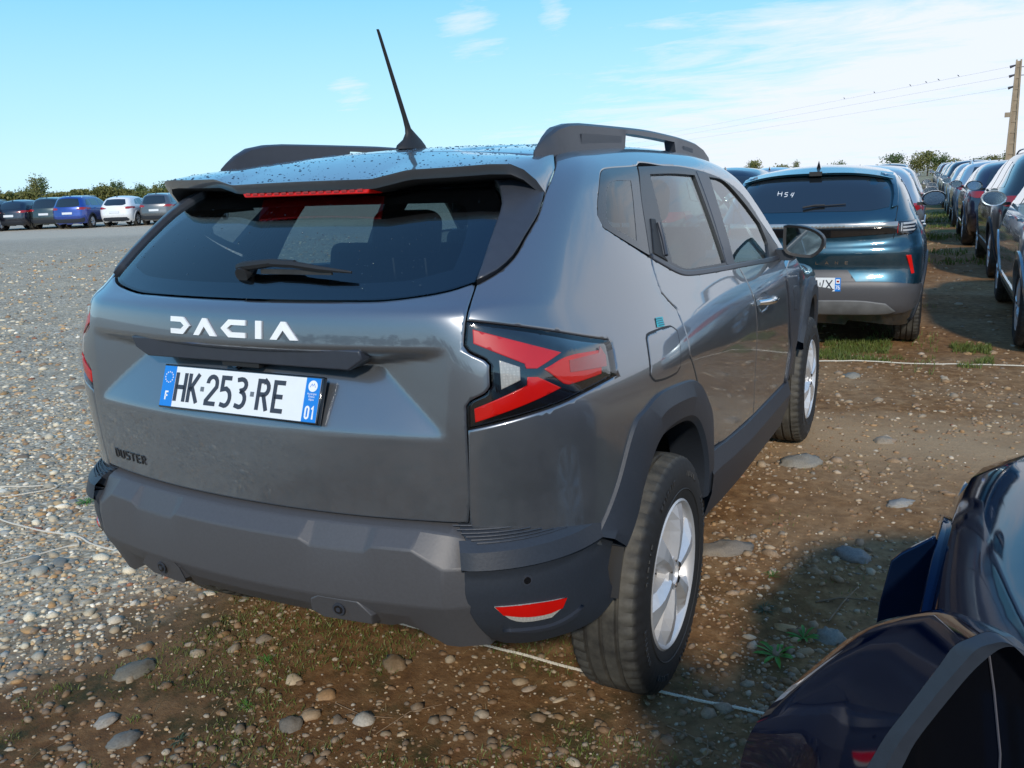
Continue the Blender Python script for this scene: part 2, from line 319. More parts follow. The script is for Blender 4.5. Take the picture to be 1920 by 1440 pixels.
def patch(name, poly, mode, F, mat, parent=None, off=0., res=.02, bev=.0035, skirt=.02, disp=None, mirror=0, ins=.0, holes=(), flat=False, ang=33, raw=False, extra=None):
    """a panel cut out of a body surface: outline poly in the mode's coordinates, rounded edge and turned-in skirt.
    mirror=1: only the mirrored (left) one; mirror=0: right one."""
    B = resample(poly, res, ang) if not raw else np.array(poly, float)
    if area(B) < 0: B = B[::-1]
    if ins: B = inset(B, ins)
    Hs = [resample(h, res, ang) for h in holes]
    V = [tuple(q) for q in B]; E = [(i, (i+1) % len(B)) for i in range(len(B))]; nb = len(B)
    for h in Hs:
        if area(h) > 0: h = h[::-1]
        k = len(V); V += [tuple(q) for q in h]; E += [(k+i, k+(i+1) % len(h)) for i in range(len(h))]
    ring = inset(B, bev*1.6) if bev else np.zeros((0, 2))
    lo, hi = B.min(0), B.max(0); gx, gy = np.meshgrid(np.arange(lo[0]+res/2, hi[0], res), np.arange(lo[1]+res/2, hi[1], res*.866)); gx = gx+(np.arange(gx.shape[0])[:, None] % 2)*res/2
    G = np.stack([gx.ravel(), gy.ravel()], 1); G = G[inside(B, G)] if len(G) else G
    if len(G): G = G[segdist(B, G) > max(.45*res, bev*2.2)]
    for h in Hs:
        G = G[~inside(h, G)]; G = G[segdist(h, G) > .45*res]
        if len(ring): ring = ring[~inside(h, ring)]; ring = ring[segdist(h, ring) > .3*res]
    if len(ring):
        ok = inside(B, ring) & (segdist(B, ring) > bev*1.2); ring = ring[ok]
    V += [tuple(q) for q in ring]+[tuple(q) for q in G]
    if extra is not None: V += [tuple(q) for q in extra]
    v2, e2, f2, ov, oe, of = delaunay_2d_cdt([Vector(q) for q in V], E, [], 1, 1e-6)
    UV = np.array([tuple(q) for q in v2])
    if Hs:
        cen = np.array([UV[list(f)].mean(0) for f in f2]); bad = np.zeros(len(cen), bool)
        for h in Hs: bad |= inside(h, cen)
        f2 = [f for f, b_ in zip(f2, bad) if not b_]
    P = pt(mode, UV, F); N = grad(F, P)
    d = np.full(len(UV), float(off))
    if disp is not None: d = d+disp(UV, P)
    # boundary loop edges
    cnt = {}
    for f in f2:
        for i in range(len(f)):
            a, b = f[i-1], f[i]; cnt[(a, b)] = 1
    bd = [(a, b) for (a, b) in cnt if (b, a) not in cnt]; bset = {a for e in bd for a in e}
    Pf = P+N*d[:, None]; Nn = N.copy()
    if disp is not None or flat:   # normals from the displaced triangles
        Nn = np.zeros_like(P)
        for f in f2:
            a, b, c = Pf[f[0]], Pf[f[1]], Pf[f[2]]; n = np.cross(b-a, c-a)
            if n@N[f[0]] < 0: n = -n
            for i in f: Nn[i] += n
        Nn /= np.maximum(np.linalg.norm(Nn, axis=1, keepdims=True), 1e-12)
    W = Pf.copy()
    outw = {}
    for a, b in bd:
        e = Pf[b]-Pf[a]; o = np.cross(e, N[a]); o /= max(np.linalg.norm(o), 1e-9)
        for i in (a, b): outw[i] = outw.get(i, 0)+o
    # make outwards truly outwards: flip if it points at the faces' centre
    fc = {}
    for f in f2:
        c = Pf[list(f)].mean(0)
        for i in f:
            if i in bset: fc.setdefault(i, []).append(c)
    for i in outw:
        o = outw[i]; c = np.mean(fc[i], 0)-Pf[i]
        if o@c > 0: o = -o
        o = o/max(np.linalg.norm(o), 1e-9); outw[i] = o
        if bev: W[i] = W[i]-N[i]*bev*.8; Nn[i] = (Nn[i]+o*.9); Nn[i] /= np.linalg.norm(Nn[i])
    faces = []
    for f in f2:
        a, b, c = f; n = np.cross(W[b]-W[a], W[c]-W[a]); faces.append((a, b, c) if n@N[a] > 0 else (a, c, b))
    Vx = [W]; Nx = [Nn]; k = len(W)
    if skirt:
        idx = sorted(bset); m1 = {i: k+j for j, i in enumerate(idx)}; m2 = {i: k+len(idx)+j for j, i in enumerate(idx)}
        O = np.array([outw[i] for i in idx]); Vx += [W[idx], W[idx]-N[idx]*skirt]; Nx += [O, O]
        for a, b in bd:
            q = (m1[a], m1[b], m2[b], m2[a]); vv = np.vstack([W[[a, b]], W[[b, a]]-N[[b, a]]*skirt])
            n = np.cross(vv[1]-vv[0], vv[3]-vv[0]); faces.append(q if n@outw[a] > 0 else q[::-1])
    Vx = np.vstack(Vx); Nx = np.vstack(Nx)
    if mirror: Vx = Vx*[-1, 1, 1]; Nx = Nx*[-1, 1, 1]; faces = [f[::-1] for f in faces]
    return mesh_obj(name, Vx, faces, mat, parent, True, Nx)
def both(name, *a, **k): return patch(name, *a, **k), patch(name, *a, mirror=1, **k)
def mir(poly): return [(-u, v) for u, v in poly[::-1]]
def mid(stroke, w):      # ribbon of width w round a polyline, mitred
    P = [Vector(q) for q in stroke]; closed = (P[0]-P[-1]).length < 1e-6
    if closed: P = P[:-1]
    n = len(P); L = []; R = []
    for i in range(n):
        a = (P[i]-P[i-1]).normalized() if (i > 0 or closed) else None; b = (P[(i+1) % n]-P[i]).normalized() if (i < n-1 or closed) else None
        if a is None: a = b
        if b is None: b = a
        t = a+b; t = t.normalized() if t.length > 1e-6 else a; nn = Vector((-t.y, t.x)); s = min(1.6, 1/max(.3, nn.dot(Vector((-a.y, a.x)))))
        L.append(P[i]+nn*w/2*s); R.append(P[i]-nn*w/2*s)
    return L, R, closed
def strokes(name, S, w, h, f, mat, parent):     # S polylines in 2d -> raised ribbon
    V = []; Fc = []
    for st in S:
        L, R, cl = mid(st, w); n = len(L); k = len(V)
        for a, b in zip(L, R): V += [f(a.x, a.y, h), f(b.x, b.y, h), f(a.x, a.y, 0), f(b.x, b.y, 0)]
        for i in range(n if cl else n-1):
            a = k+4*i; b = k+4*((i+1) % n); Fc += [(a, a+1, b+1, b), (a, b, b+2, a+2), (a+1, a+3, b+3, b+1)]
        if not cl: Fc += [(k, k+2, k+3, k+1), (k+4*(n-1), k+4*(n-1)+1, k+4*(n-1)+3, k+4*(n-1)+2)]
    o = mesh_obj(name, V, Fc, mat, parent); return o
def arc(cx, cy, rx, ry, a0, a1, n=8): return [(cx+rx*math.cos(math.radians(a0+(a1-a0)*i/n)), cy+ry*math.sin(math.radians(a0+(a1-a0)*i/n))) for i in range(n+1)]
GL = {  # narrow plate lettering, unit height 1, width about .5
 'H': [[(.05,0),(.05,1)],[(.45,0),(.45,1)],[(.05,.5),(.45,.5)]], 'K': [[(.05,0),(.05,1)],[(.45,1),(.08,.42)],[(.17,.55),(.45,0)]],
 '2': [[(.05,.72)]+arc(.25,.74,.2,.22,180,0)+[(.45,.62),(.05,.12),(.05,.04),(.47,.04)]], '5': [[(.44,.96),(.07,.96),(.07,.56),(.25,.6)]+arc(.25,.30,.2,.28,80,-90)+[(.05,.06)]],
 '3': [[(.05,.92)]+arc(.24,.77,.2,.19,95,-90)+[(.20,.56)],[(.24,.56)]+arc(.24,.29,.21,.26,88,-90)+[(.04,.08)]], 'R': [[(.05,0),(.05,.96),(.27,.96)]+arc(.27,.74,.18,.22,90,-90)+[(.05,.52)],[(.26,.52),(.45,0)]],
 'E': [[(.46,.96),(.06,.96),(.06,.04),(.46,.04)],[(.06,.5),(.40,.5)]], '-': [[(.1,.5),(.28,.5)]], '0': [[(.05,.25),(.05,.75)]+arc(.25,.76,.2,.2,180,0)+[(.45,.25)]+arc(.25,.24,.2,.2,0,-180)],
 '1': [[(.12,.78),(.3,.98),(.3,0)]], 'F': [[(.06,0),(.06,.96),(.44,.96)],[(.06,.52),(.36,.52)]], 'W': [[(.02,1),(.13,.02),(.26,.7),(.39,.02),(.5,1)]], 'X': [[(.04,1),(.46,0)],[(.46,1),(.04,0)]],
 '7': [[(.04,.96),(.46,.96),(.18,0)]], '6': [[(.42,.9)]+arc(.25,.72,.2,.24,60,180)+[(.05,.28)]+arc(.25,.28,.2,.26,180,540,14)], 'D': [[(.05,0),(.05,.96),(.25,.96),(.45,.8),(.45,.2),(.25,.03),(.05,.03)]], 'U': [[(.05,1),(.05,.15),(.15,.03),(.35,.03),(.45,.15),(.45,1)]],
 'S': [[(.46,.96),(.12,.96),(.05,.85),(.05,.55),(.45,.45),(.45,.15),(.38,.03),(.04,.03)]], 'T': [[(0,.96),(.5,.96)],[(.25,.96),(.25,0)]], '4': [[(.36,0),(.36,1),(.04,.35),(.48,.35)]],
 'N': [[(.05,0),(.05,1),(.45,0),(.45,1)]], 'A': [[(.02,0),(.25,.98),(.48,0)],[(.12,.35),(.38,.35)]], 'I': [[(.25,0),(.25,1)]], 'O': [[(.05,.25),(.05,.75)]+arc(.25,.76,.2,.2,180,0)+[(.45,.25)]+arc(.25,.24,.2,.2,0,-180)], 'C': [[(.45,.85)]+arc(.25,.74,.2,.22,40,180)+[(.05,.25)]+arc(.25,.25,.2,.22,180,320)], 'L': [[(.05,1),(.05,.04),(.45,.04)]], 'P': [[(.05,0),(.05,.96),(.27,.96)]+arc(.27,.74,.18,.22,90,-90)+[(.05,.52)]]}
def glyph(ch, x, y, h, wd): return [[(x+u*wd, y+v*h) for u, v in st] for st in GL[ch]]
DATA = {'notch': [(0.6131, 1.2067), (0.6133, 1.1549), (0.6226, 1.1409), (0.6573, 1.1226), (0.6673, 1.1119), (0.6698, 1.0644), (0.6602, 1.0494), (0.6278, 1.0319), (0.6195, 1.0211), (0.6189, 0.9665)],
'lamp': [(0.6605, 0.2978), (0.6516, 0.2469), (0.6595, 0.2328), (0.6937, 0.2132), (0.7028, 0.2025), (0.7005, 0.157), (0.6898, 0.143), (0.6572, 0.1277), (0.6489, 0.1175), (0.6472, 0.0646), (0.7597, 0.0866), (0.8515, 0.1038), (0.9289, 0.1207), (1.0511, 0.1378), (1.0691, 0.218), (1.0615, 0.2258)],
'lamp_apex': [(0.8907, 0.2157)],
'lampA': [(0.6726, 0.2798), (0.8685, 0.2118), (0.8031, 0.1853), (0.779, 0.1877), (0.7769, 0.198), (0.671, 0.2497)],
'lampB': [(0.8192, 0.1825), (0.8806, 0.2012), (1.0091, 0.2066), (0.9957, 0.1503), (0.8786, 0.1423), (0.8648, 0.1465)],
'lampC': [(0.7793, 0.1699), (0.802, 0.1676), (0.858, 0.1383), (0.6634, 0.0798), (0.6628, 0.1101), (0.7765, 0.1525)],
'lampD': [(0.7227, 0.2107), (0.7654, 0.1924), (0.7637, 0.1649), (0.722, 0.1486)],
'glass_low': [(0.1878, 1.2485), (0.3102, 1.2498), (0.4041, 1.2514), (0.5003, 1.2619), (0.5555, 1.2719), (0.597, 1.2843)],
'gap': [(0.6, 1.2778), (0.6046, 1.2499), (0.6125, 1.2252), (0.6131, 1.2067)],
'qgap': [(1.2765, 0.8428), (1.1291, 0.7507), (1.0034, 0.6475), (0.9408, 0.5782), (0.865, 0.5047), (0.8153, 0.4523), (0.7616, 0.4147), (0.6993, 0.3851), (0.6809, 0.3493), (0.6662, 0.317), (0.6605, 0.2978)],
'qlow': [(0.6472, 0.0646), (0.6421, -0.1596)],
'qwin': [(1.7809, 0.7608), (1.4843, 0.752), (1.393, 0.7282), (1.2707, 0.636), (1.2288, 0.5855), (1.2404, 0.55), (1.5602, 0.4513), (1.6767, 0.6388)],
'qwin_in': [(1.6598, 0.7084), (1.4797, 0.7075), (1.3827, 0.6762), (1.2811, 0.5817), (1.3019, 0.5556), (1.4744, 0.5079), (1.583, 0.6153)],
'dlo': [(1.7921, 0.7584), (2.0575, 0.7594), (2.2672, 0.7544), (2.5721, 0.7232), (2.8607, 0.6653), (3.032, 0.5808), (3.1569, 0.4478), (3.312, 0.3063), (3.3256, 0.2501), (3.1334, 0.2543), (2.2823, 0.3116), (1.8772, 0.3451), (1.7505, 0.3682), (1.5538, 0.4463), (1.6767, 0.6388)],
'rglass': [(1.8621, 0.7283), (2.1308, 0.7275), (2.3775, 0.7181), (2.3492, 0.5514), (2.3278, 0.3345), (2.0398, 0.3539), (1.8421, 0.3705), (1.7275, 0.407), (1.7809, 0.5653)],
'fglass': [(2.5729, 0.7085), (2.7845, 0.6825), (2.9526, 0.5843), (3.1141, 0.4509), (3.1393, 0.3443), (3.0613, 0.2713), (2.4539, 0.3191), (2.5143, 0.5415)],
'hrec': [(1.6776, 0.5721), (1.719, 0.5674), (1.667, 0.4435), (1.6869, 0.4158), (1.5871, 0.4562)],
'bgap': [(2.4875, 0.2975), (2.5162, 0.2337), (2.5427, 0.1587), (2.5685, 0.0784), (2.5848, -0.076), (2.5833, -0.2038), (2.593, -0.3931)],
'fuel': [(1.2581, 0.2058), (1.2203, 0.1084), (1.2489, 0.0863), (1.4236, 0.0747), (1.4633, 0.0852), (1.5116, 0.1938), (1.4712, 0.2146), (1.289, 0.2179)],
'stick': [(1.3772, 0.2559), (1.4364, 0.2519), (1.4183, 0.2224), (1.3579, 0.2272)]}
# ---------------------------------------------------------------- wheel
def make_wheel(parent, name='wheel', R_=.355, W_=.215, spokes=6, alloy=M_ALLOY, detail=True, rimR=.222):
    """wheel in its own frame: axis x, outside face towards +x"""
    w = empty(name, parent=parent)
    n = 168 if detail else 40; h = W_/2
    prof = [(h-.012, rimR-.004), (h-.003, rimR+.02), (h, rimR+.055), (h-.002, R_-.045), (h-.012, R_-.016), (h-.022, R_-.006), (h-.045, R_-.001)]
    if detail:
        for c in (.045, .0, -.045): prof += [(c+.0065, R_), (c+.004, R_-.009), (c-.004, R_-.009), (c-.0065, R_)]
    prof += [(-h+.045, R_-.001), (-h+.022, R_-.006), (-h+.012, R_-.016), (-h+.002, R_-.045), (-h, rimR+.055), (-h+.012, rimR)]
    V = []; m = len(prof)
    for j, (x, r) in enumerate(prof):
        for k in range(n):
            rr = r
            if detail and (k % 3 == 0) and j in (3, 4, 5, 6, m-7, m-6, m-5, m-4): rr = r-.006
            a = 2*math.pi*k/n+(.004*abs(x)/h if detail else 0); V.append((x, rr*math.cos(a), rr*math.sin(a)))
    F = [(i*n+k, i*n+(k+1) % n, (i+1)*n+(k+1) % n, (i+1)*n+k) for i in range(m-1) for k in range(n)]
    t = mesh_obj('tyre', V, F, M_TYRE, w, True)
    try: t.data.set_sharp_from_angle(angle=math.radians(28))
    except Exception: pass
    nn = 72 if detail else 24
    if detail:
        mb = MB(); 
        for k in range(96):
            if (k % 24) in (9, 10, 11, 12, 13, 20, 21, 22, 23, 0, 1): continue
            a = 2*math.pi*k/96; w2 = .0030+.0022*((k*7) % 3); r0, r1 = rimR+.070, rimR+.086
            mb.add([(h-.0005, r*math.cos(a+s*w2/r), r*math.sin(a+s*w2/r)) for r in (r0, r1) for s in (-1, 1)]+[(h+.0012, r*math.cos(a+s*w2/r*.8), r*math.sin(a+s*w2/r*.8)) for r in (r0+.001, r1-.001) for s in (-1, 1)], [(4,5,7,6),(0,1,5,4),(1,3,7,5),(3,2,6,7),(2,0,4,6)])
        mb.lathe_x([(h-.001, rimR+.030), (h+.001, rimR+.032), (h-.001, rimR+.034)], 96); tb_ = mb.build('sidewall_relief', M_RUB, t)
    rim = MB().lathe_x([(h-.010, rimR+.002), (h-.006, rimR-.004), (h-.010, rimR-.012), (h-.03, rimR-.022), (.0, rimR-.035), (-h+.03, rimR-.03)], nn).build('rim', alloy, w, True)
    sp_ = MB(); xo = h-.016
    for k in range(spokes):
        a = 2*math.pi*k/spokes+.26; ca, sa = math.cos(a), math.sin(a)
        rows = [(.045, .022, -.004, .014), (.085, .027, -.004, .018), (.13, .036, -.006, .019), (.165, .048, -.008, .015), (rimR-.012, .072, -.010, .004)]
        if not detail: rows = [rows[0], rows[2], rows[4]]
        V = []
        for r, hw, e, rg in rows:
            for tt, xx in ((-hw, xo+e-.035), (-hw, xo+e), (-hw*.38, xo+rg), (hw*.38, xo+rg), (hw, xo+e), (hw, xo+e-.035)):
                rr = math.sqrt(max(r*r-tt*tt*.5, 1e-4)); V.append((xx, rr*ca-tt*sa, rr*sa+tt*ca))
        F = [(i*6+j, i*6+j+1, (i+1)*6+j+1, (i+1)*6+j) for i in range(len(rows)-1) for j in range(5)]
        sp_.add(V, F)
    sp_.build('spokes', alloy, w)
    hub = MB().lathe_x([(xo-.03, .058), (xo+.006, .056), (xo+.010, .030), (xo+.002, .028), (xo+.004, .0005)], 30 if detail else 12).build('hub_cap', alloy, w, True)
    if detail:
        for k in range(5):
            a = 2*math.pi*k/5; MB().tube([(xo, .042*math.cos(a), .042*math.sin(a)), (xo+.011, .042*math.cos(a), .042*math.sin(a))], .0075, 6).build('wheel_nut', M_STEEL, w)
    MB().lathe_x([(xo-.075, .0005), (xo-.075, .14), (xo-.095, .14)], nn).build('brake_disc', M_STEEL, w, True)
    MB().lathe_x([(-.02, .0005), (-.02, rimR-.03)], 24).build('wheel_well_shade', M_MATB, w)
    return w
def place_wheel(w, x, y, z, left=False, steer=0.):
    w.location = (x, y, z); w.rotation_euler = (0, 0, (math.pi if left else 0)+steer)
def loft(name, rows, mat, parent=None, mirror=0, sharp=28, close=False, sm=True):
    n = len(rows[0]); V = [tuple(q) for r in rows for q in r]; F = [(i*n+j, i*n+j+1, (i+1)*n+j+1, (i+1)*n+j) for i in range(len(rows)-1) for j in range(n-1)]
    if mirror: V = [(-x, y, z) for x, y, z in V]; F = [f[::-1] for f in F]
    o = mesh_obj(name, V, F, mat, parent, sm)
    if sm:
        try: o.data.set_sharp_from_angle(angle=math.radians(sharp))
        except Exception: pass
    return o
def dense(P, k=6):
    P = np.array(P, float); out = []
    for i in range(len(P)-1):
        p0, p1, p2, p3 = P[max(i-1, 0)], P[i], P[i+1], P[min(i+2, len(P)-1)]
        for j in range(k):
            t = j/k; out.append(.5*((2*p1)+(p2-p0)*t+(2*p0-5*p1+4*p2-p3)*t*t+(3*p1-p0-3*p2+p3)*t**3))
    out.append(P[-1]); return np.array(out)
# ---------------------------------------------------------------- the dark grey SUV
suv = tag(empty('parked_car', (0, 0, 0)), 'dark grey SUV with black roof rails and Y shaped tail lamps, filling the photo', 'car')
D = DATA; FB = F_body
G0 = (.578, .745, 1.567)
qg = [inv('sph', G0)]+D['qgap'][1:]
q0 = D['lamp']; nN = 10   # first ten = notch, then the outer edge back to the top corner
lamp_out = q0[nN-1:]+[q0[0]]                      # bottom corner -> tip -> top corner
arch_o = [(.358,.658),(.447,.764),(.521,.894),(.584,.923),(.694,.945),(.927,.923),(1.071,.883),(1.186,.807),(1.261,.731),(1.294,.601),(1.30,.50)]
arch_m = [(.392,.642),(.487,.725),(.560,.838),(.625,.878),(.715,.898),(.925,.875),(1.045,.822),(1.135,.745),(1.195,.665),(1.225,.58),(1.24,.49)]
arch_i = [(.45,.60),(.509,.655),(.60,.775),(.66,.825),(.74,.84),(.90,.825),(1.01,.785),(1.09,.72),(1.15,.64),(1.185,.56),(1.20,.47)]
cutl = [((a[0]+b[0])/2, (a[1]+b[1])/2) for a, b in zip(arch_o, arch_m)]
arch_cut = conv(cutl[:8], FB)
dlo = D['dlo']; apil = [(3.40, .235), (3.42, .30), (3.25, .50), (3.05, .70), (2.95, .76)]
roof_edge = apil+[inv('sph', tuple(q)) for q in pt('roof', [(.566, yy) for yy in (2.22, 2.0, 1.7, 1.4, 1.15, .98, .88, .80)], FB)]
quarter = qg+lamp_out[::-1][1:]+[D['qlow'][1], (.70, -.235), (.85, -.262), (1.0, -.285)]+arch_cut+[(1.585, .10), (1.593, .2074), (1.6029, .2551), (1.5272, .3274), (1.53, .3961), (1.548, .446)]+D['qwin'][:6][::-1]+[(1.84, .7757)]+dlo[1:9]+roof_edge
both('quarter_panel', quarter, 'sph', FB, P_GREY, suv, res=.018, ins=.0015)
# doors
bg = D['bgap']; belt = [(1.5538,.4463),(1.7505,.3682),(1.8772,.3451),(2.2823,.3116),(2.4875,.2975)]
sillc = conv([(1.86+.12, .535), (1.51, .572), (1.31, .60)], FB)
rd = belt+bg[1:6]+[conv([(1.985,.535)], FB)[0]]+sillc[1:]+conv([cutl[9], cutl[8], cutl[7]], FB)+[(1.585, .10), (1.593, .2074), (1.6029, .2551), (1.5272, .3274), (1.53, .3961)]
both('rear_door', rd, 'sph', FB, P_GREY, suv, res=.022, ins=.003)
fd = [bg[0], (3.1293, .2519), (3.34, .235)]+conv([(2.70,1.06),(2.72,.9),(2.78,.62),(2.70,.505),(1.985,.535)], FB)+bg[1:6][::-1]
fdoor = both('front_door', fd, 'sph', FB, P_GREY, suv, res=.022, ins=.003)
# front wings, bonnet, nose
fa_o = [(y+2.657, z) for y, z in cutl]
fw = conv([(2.70,1.06),(2.72,.9),(2.78,.62),(2.74,.52)]+fa_o[:0]+[(2.98,.60),(3.06,.74),(3.16,.86),(3.26,.91),(3.36,.925),(3.57,.90),(3.72,.85),(3.84,.77),(3.92,.69),(3.95,.58),(4.05,.55),(4.02,.86),(3.85,.98),(3.5,1.045),(3.2,1.08),(2.95,1.11)], FB)
both('front_wing', fw, 'sph', FB, P_GREY, suv, res=.03)
patch('bonnet', [(-.70,3.22),(.70,3.22),(.72,3.6),(.68,4.12),(0,4.24),(-.68,4.12),(-.72,3.6)], 'roof', FB, P_GREY, suv, res=.05)
patch('front_bumper', [(-.80,.32),(.80,.32),(.80,.88),(-.80,.88)], 'front', FB, M_CLAD, suv, res=.05, off=.004)
patch('windscreen', [(-.52,2.30),(.52,2.30),(.70,3.16),(0,3.24),(-.70,3.16)], 'roof', FB, G_SIDE, suv, res=.05, off=-.004)
# roof
roof = patch('roof', [(-.55,.705),(0,.705),(.55,.715),(.562,.9),(.563,1.9),(.54,2.27),(0,2.31),(-.54,2.27),(-.563,1.9),(-.562,.9)], 'roof', FB, P_GREY, suv, res=.03, ins=.001,
      disp=lambda uv, P: -.006*np.clip((np.abs(np.abs(uv[:, 0])-.30)-.012)*-60+1, 0, 1)*np.clip((uv[:, 1]-.74)*25, 0, 1)*np.clip((2.2-uv[:, 1])*25, 0, 1))
patch('headlining', [(-.55,.55),(.55,.55),(.56,2.2),(-.56,2.2)], 'roof', FB, M_IN, suv, res=.08, off=-.045, bev=0, skirt=.0)
# tailgate
gl = D['glass_low']; notch = D['notch']; gp = D['gap']
half = [(0,.737),(.35,.737),(.606,.740)]+[(.6155,.80),(.6185,.9)]+notch[::-1]+gp[::-1][1:]+[(.590,1.281)]
lowg = [(.5534,1.2690),(.4985,1.2592),(.4043,1.2495),(.31,1.2478),(0,1.2465)]
tg = half+lowg+mir(lowg)[1:]+mir(half)[:-1]
def recess(uv, P):
    x = np.abs(uv[:, 0]); z = uv[:, 1]
    a = .48*(z-.945); b = .38*(.575-x); c = 2.6*(1.137-z)
    m = -smax(-a, -b, .005); m = -smax(-m, -c, .008); return -np.maximum(smax(m, 0*m, .006)-.0015, 0)
tailgate = patch('tailgate', tg, 'rear', FB, P_GREY, suv, res=.0115, ins=.002, disp=recess, skirt=.03)
glz = [(0,1.2505),(.31,1.2515),(.4043,1.253),(.4985,1.263),(.5534,1.273),(.5925,1.286),(.593,1.3125),(.586,1.3512),(.575,1.4029),(.562,1.4447),(.525,1.489),(.49,1.502),(0,1.505)]
patch('rear_window', glz+mir(glz)[1:-1], 'rear', FB, G_DARK, suv, res=.03, off=-.006, bev=0, skirt=0)
tr_ = [(.598,1.2836),(.5945,1.3125),(.5873,1.3512),(.5766,1.4029),(.5635,1.4447),(.5261,1.489),(.50,1.505),(.5702,1.4971),(.632,1.4688),(.6456,1.4222),(.6452,1.3702),(.6428,1.3313),(.627,1.3022)]
both('window_side_trim', tr_, 'rear', FB, M_TRIM, suv, res=.02, off=.008, bev=.003, skirt=.03)
# frit band round the glass, then the heating wires
fr_o = [(.588,1.29),(.586,1.3512),(.572,1.4029),(.55,1.46),(.50,1.498),(-.50,1.498),(-.55,1.46),(-.572,1.4029),(-.586,1.3512),(-.588,1.29),(-.4985,1.268),(-.31,1.2555),(.31,1.2555),(.4985,1.268)]
fr_i = [(.53,1.315),(.525,1.36),(.505,1.41),(.47,1.45),(.44,1.462),(-.44,1.462),(-.47,1.45),(-.505,1.41),(-.525,1.36),(-.53,1.315),(-.42,1.292),(0,1.285),(.42,1.292)]
patch('window_frit', fr_o, 'rear', FB, M_BLK, suv, res=.03, off=-.010, bev=0, skirt=0, holes=[fr_i])
# spoiler with its stepped lip
lip = [(0,.362,1.521),(.12,.363,1.5205),(.225,.368,1.5195),(.240,.371,1.5205),(.316,.396,1.536),(.335,.402,1.5385),(.44,.418,1.540),(.54,.437,1.543),(.588,.453,1.541),(.612,.475,1.527),(.628,.508,1.502),(.636,.545,1.469)]
g1 = pt('sph', [D['qgap'][1], (1.08, .71), (1.0034, .6475)], FB)
fz = lambda x, y: float(pt('roof', [(x, y)], FB)[0][2])
top = [(x, .70, fz(x, .70)) for x in (0, .11, .20, .225, .30, .33, .40, .47, .52)]+[(.575,.735,1.567), tuple(g1[0]), tuple(g1[2])]
rows = []
for t in (0, .06, .2, .45, .7, .88, 1.0):
    r = []
    for i, (a, b) in enumerate(zip(lip, top)):
        a = np.array(a); b = np.array(b); q = a+(b-a)*t; q[2] += .010*4*t*(1-t)*.6 if i < 8 else .006*4*t*(1-t); r.append(q)
    rows.append(r)
lo1 = [(x*.998, y+.004, z-.009) for x, y, z in lip]; lo2 = [(x*.985, y+.016, z-.024) for x, y, z in lip]; lo3 = [(x*.93, y+.085, z-.035) for x, y, z in lip]; lo4 = [(x*.90, y+.26, min(z, 1.52)-.03) for x, y, z in lip]
full = lambda r: [(-x, y, z) for x, y, z in r[::-1]]+[tuple(q) for q in r[1:]]
loft('spoiler', [full(r) for r in rows[::-1]]+[full(lo1), full(lo2)], P_GREY, suv, sharp=34)
loft('spoiler_underside', [full(lo2), full(lo3), full(lo4)], M_MATB, suv, sharp=34)
m = MB()
m.add([(-.222,.386,1.507),(.222,.386,1.507),(.212,.383,1.484),(-.205,.383,1.484),(-.222,.45,1.507),(.222,.45,1.507),(.212,.45,1.484),(-.205,.45,1.484)], [(0,3,2,1),(0,1,5,4),(3,7,6,2),(1,2,6,5),(0,4,7,3)])
bl = bevel(m.build('brake_light', M_RED, suv), .003)
for i in range(16):
    x = -.19+i*.0253; MB().box((x, .3835, 1.4955), (.016, .004, .011)).build('light_cell', M_RED2, bl)
# handle bar over the plate, badge letters
hb = [(-.372,1.141),(.372,1.141),(.376,1.118),(.335,1.092),(-.318,1.090),(-.362,1.112)]
n_ = len(hb); V = [(x, .070+.12*x*x+(1.14-z)*.12, z) for x, z in hb]+[(x*1.012, .135+.2*x*x, z+.004) for x, z in hb]
hbo = bevel(mesh_obj('handle_bar', V, [tuple(range(n_))]+[(i, i+n_, (i+1) % n_+n_, (i+1) % n_) for i in range(n_)], M_TRIM, suv), .004)
MB().tube([(-.02,.098,1.086),(-.02,.112,1.078)], .011, 16).build('reversing_camera', M_BLK, hbo)
MB().box((.0,.104,1.086), (.12,.02,.012)).build('camera_housing', M_MATB, hbo)
def on_body(uv, d): 
    q = pt('rear', uv, FB); return q, grad(FB, q)
def logo(polys, name, z0):
    for k, poly in enumerate(polys):
        q, nn = on_body(poly, 0); n = len(poly); V = [tuple(a+b*.005) for a, b in zip(q, nn)]+[tuple(a-b*.002) for a, b in zip(q, nn)]
        o = mesh_obj(name, V, [tuple(range(n))]+[(i, i+n, (i+1) % n+n, (i+1) % n) for i in range(n)], M_BADGE, tailgate)
h0, h1 = 1.159, 1.201; mt = .5*(h0+h1); th = .0125
sh = lambda x: x
Dp = [(-.201,h1),(-.155,h1),(-.131,mt),(-.155,h0),(-.201,h0),(-.201,h0+th),(-.163,h0+th),(-.151,mt),(-.163,h1-th),(-.201,h1-th)]
A1 = [(-.117,h0),(-.085,h1),(-.073,h1),(-.039,h0),(-.059,h0),(-.079,h1-.020),(-.097,h0)]
Cp = [(.056,h1),(.003,h1),(-.022,mt),(.003,h0),(.056,h0),(.056,h0+th),(.011,h0+th),(-.002,mt),(.011,h1-th),(.056,h1-th)]
I_ = [(.087,h0),(.105,h0),(.105,h1),(.087,h1)]
A2 = [(x+.2475, z) for x, z in A1]
logo([Dp, A1, Cp, I_, A2], 'badge_letter', 0)
S_ = []
for k, ch in enumerate('DUSTER'): S_ += glyph(ch, -.540+k*.0275, .780, .024, .040)
def f_badge(u, v, h):
    q, nn = on_body([(u, v)], 0); return tuple(q[0]+nn[0]*(h))
strokes('model_badge', S_, .0040, .0025, f_badge, simple('dark_chrome', (.05,.05,.055), .3, metal=.8), tailgate)
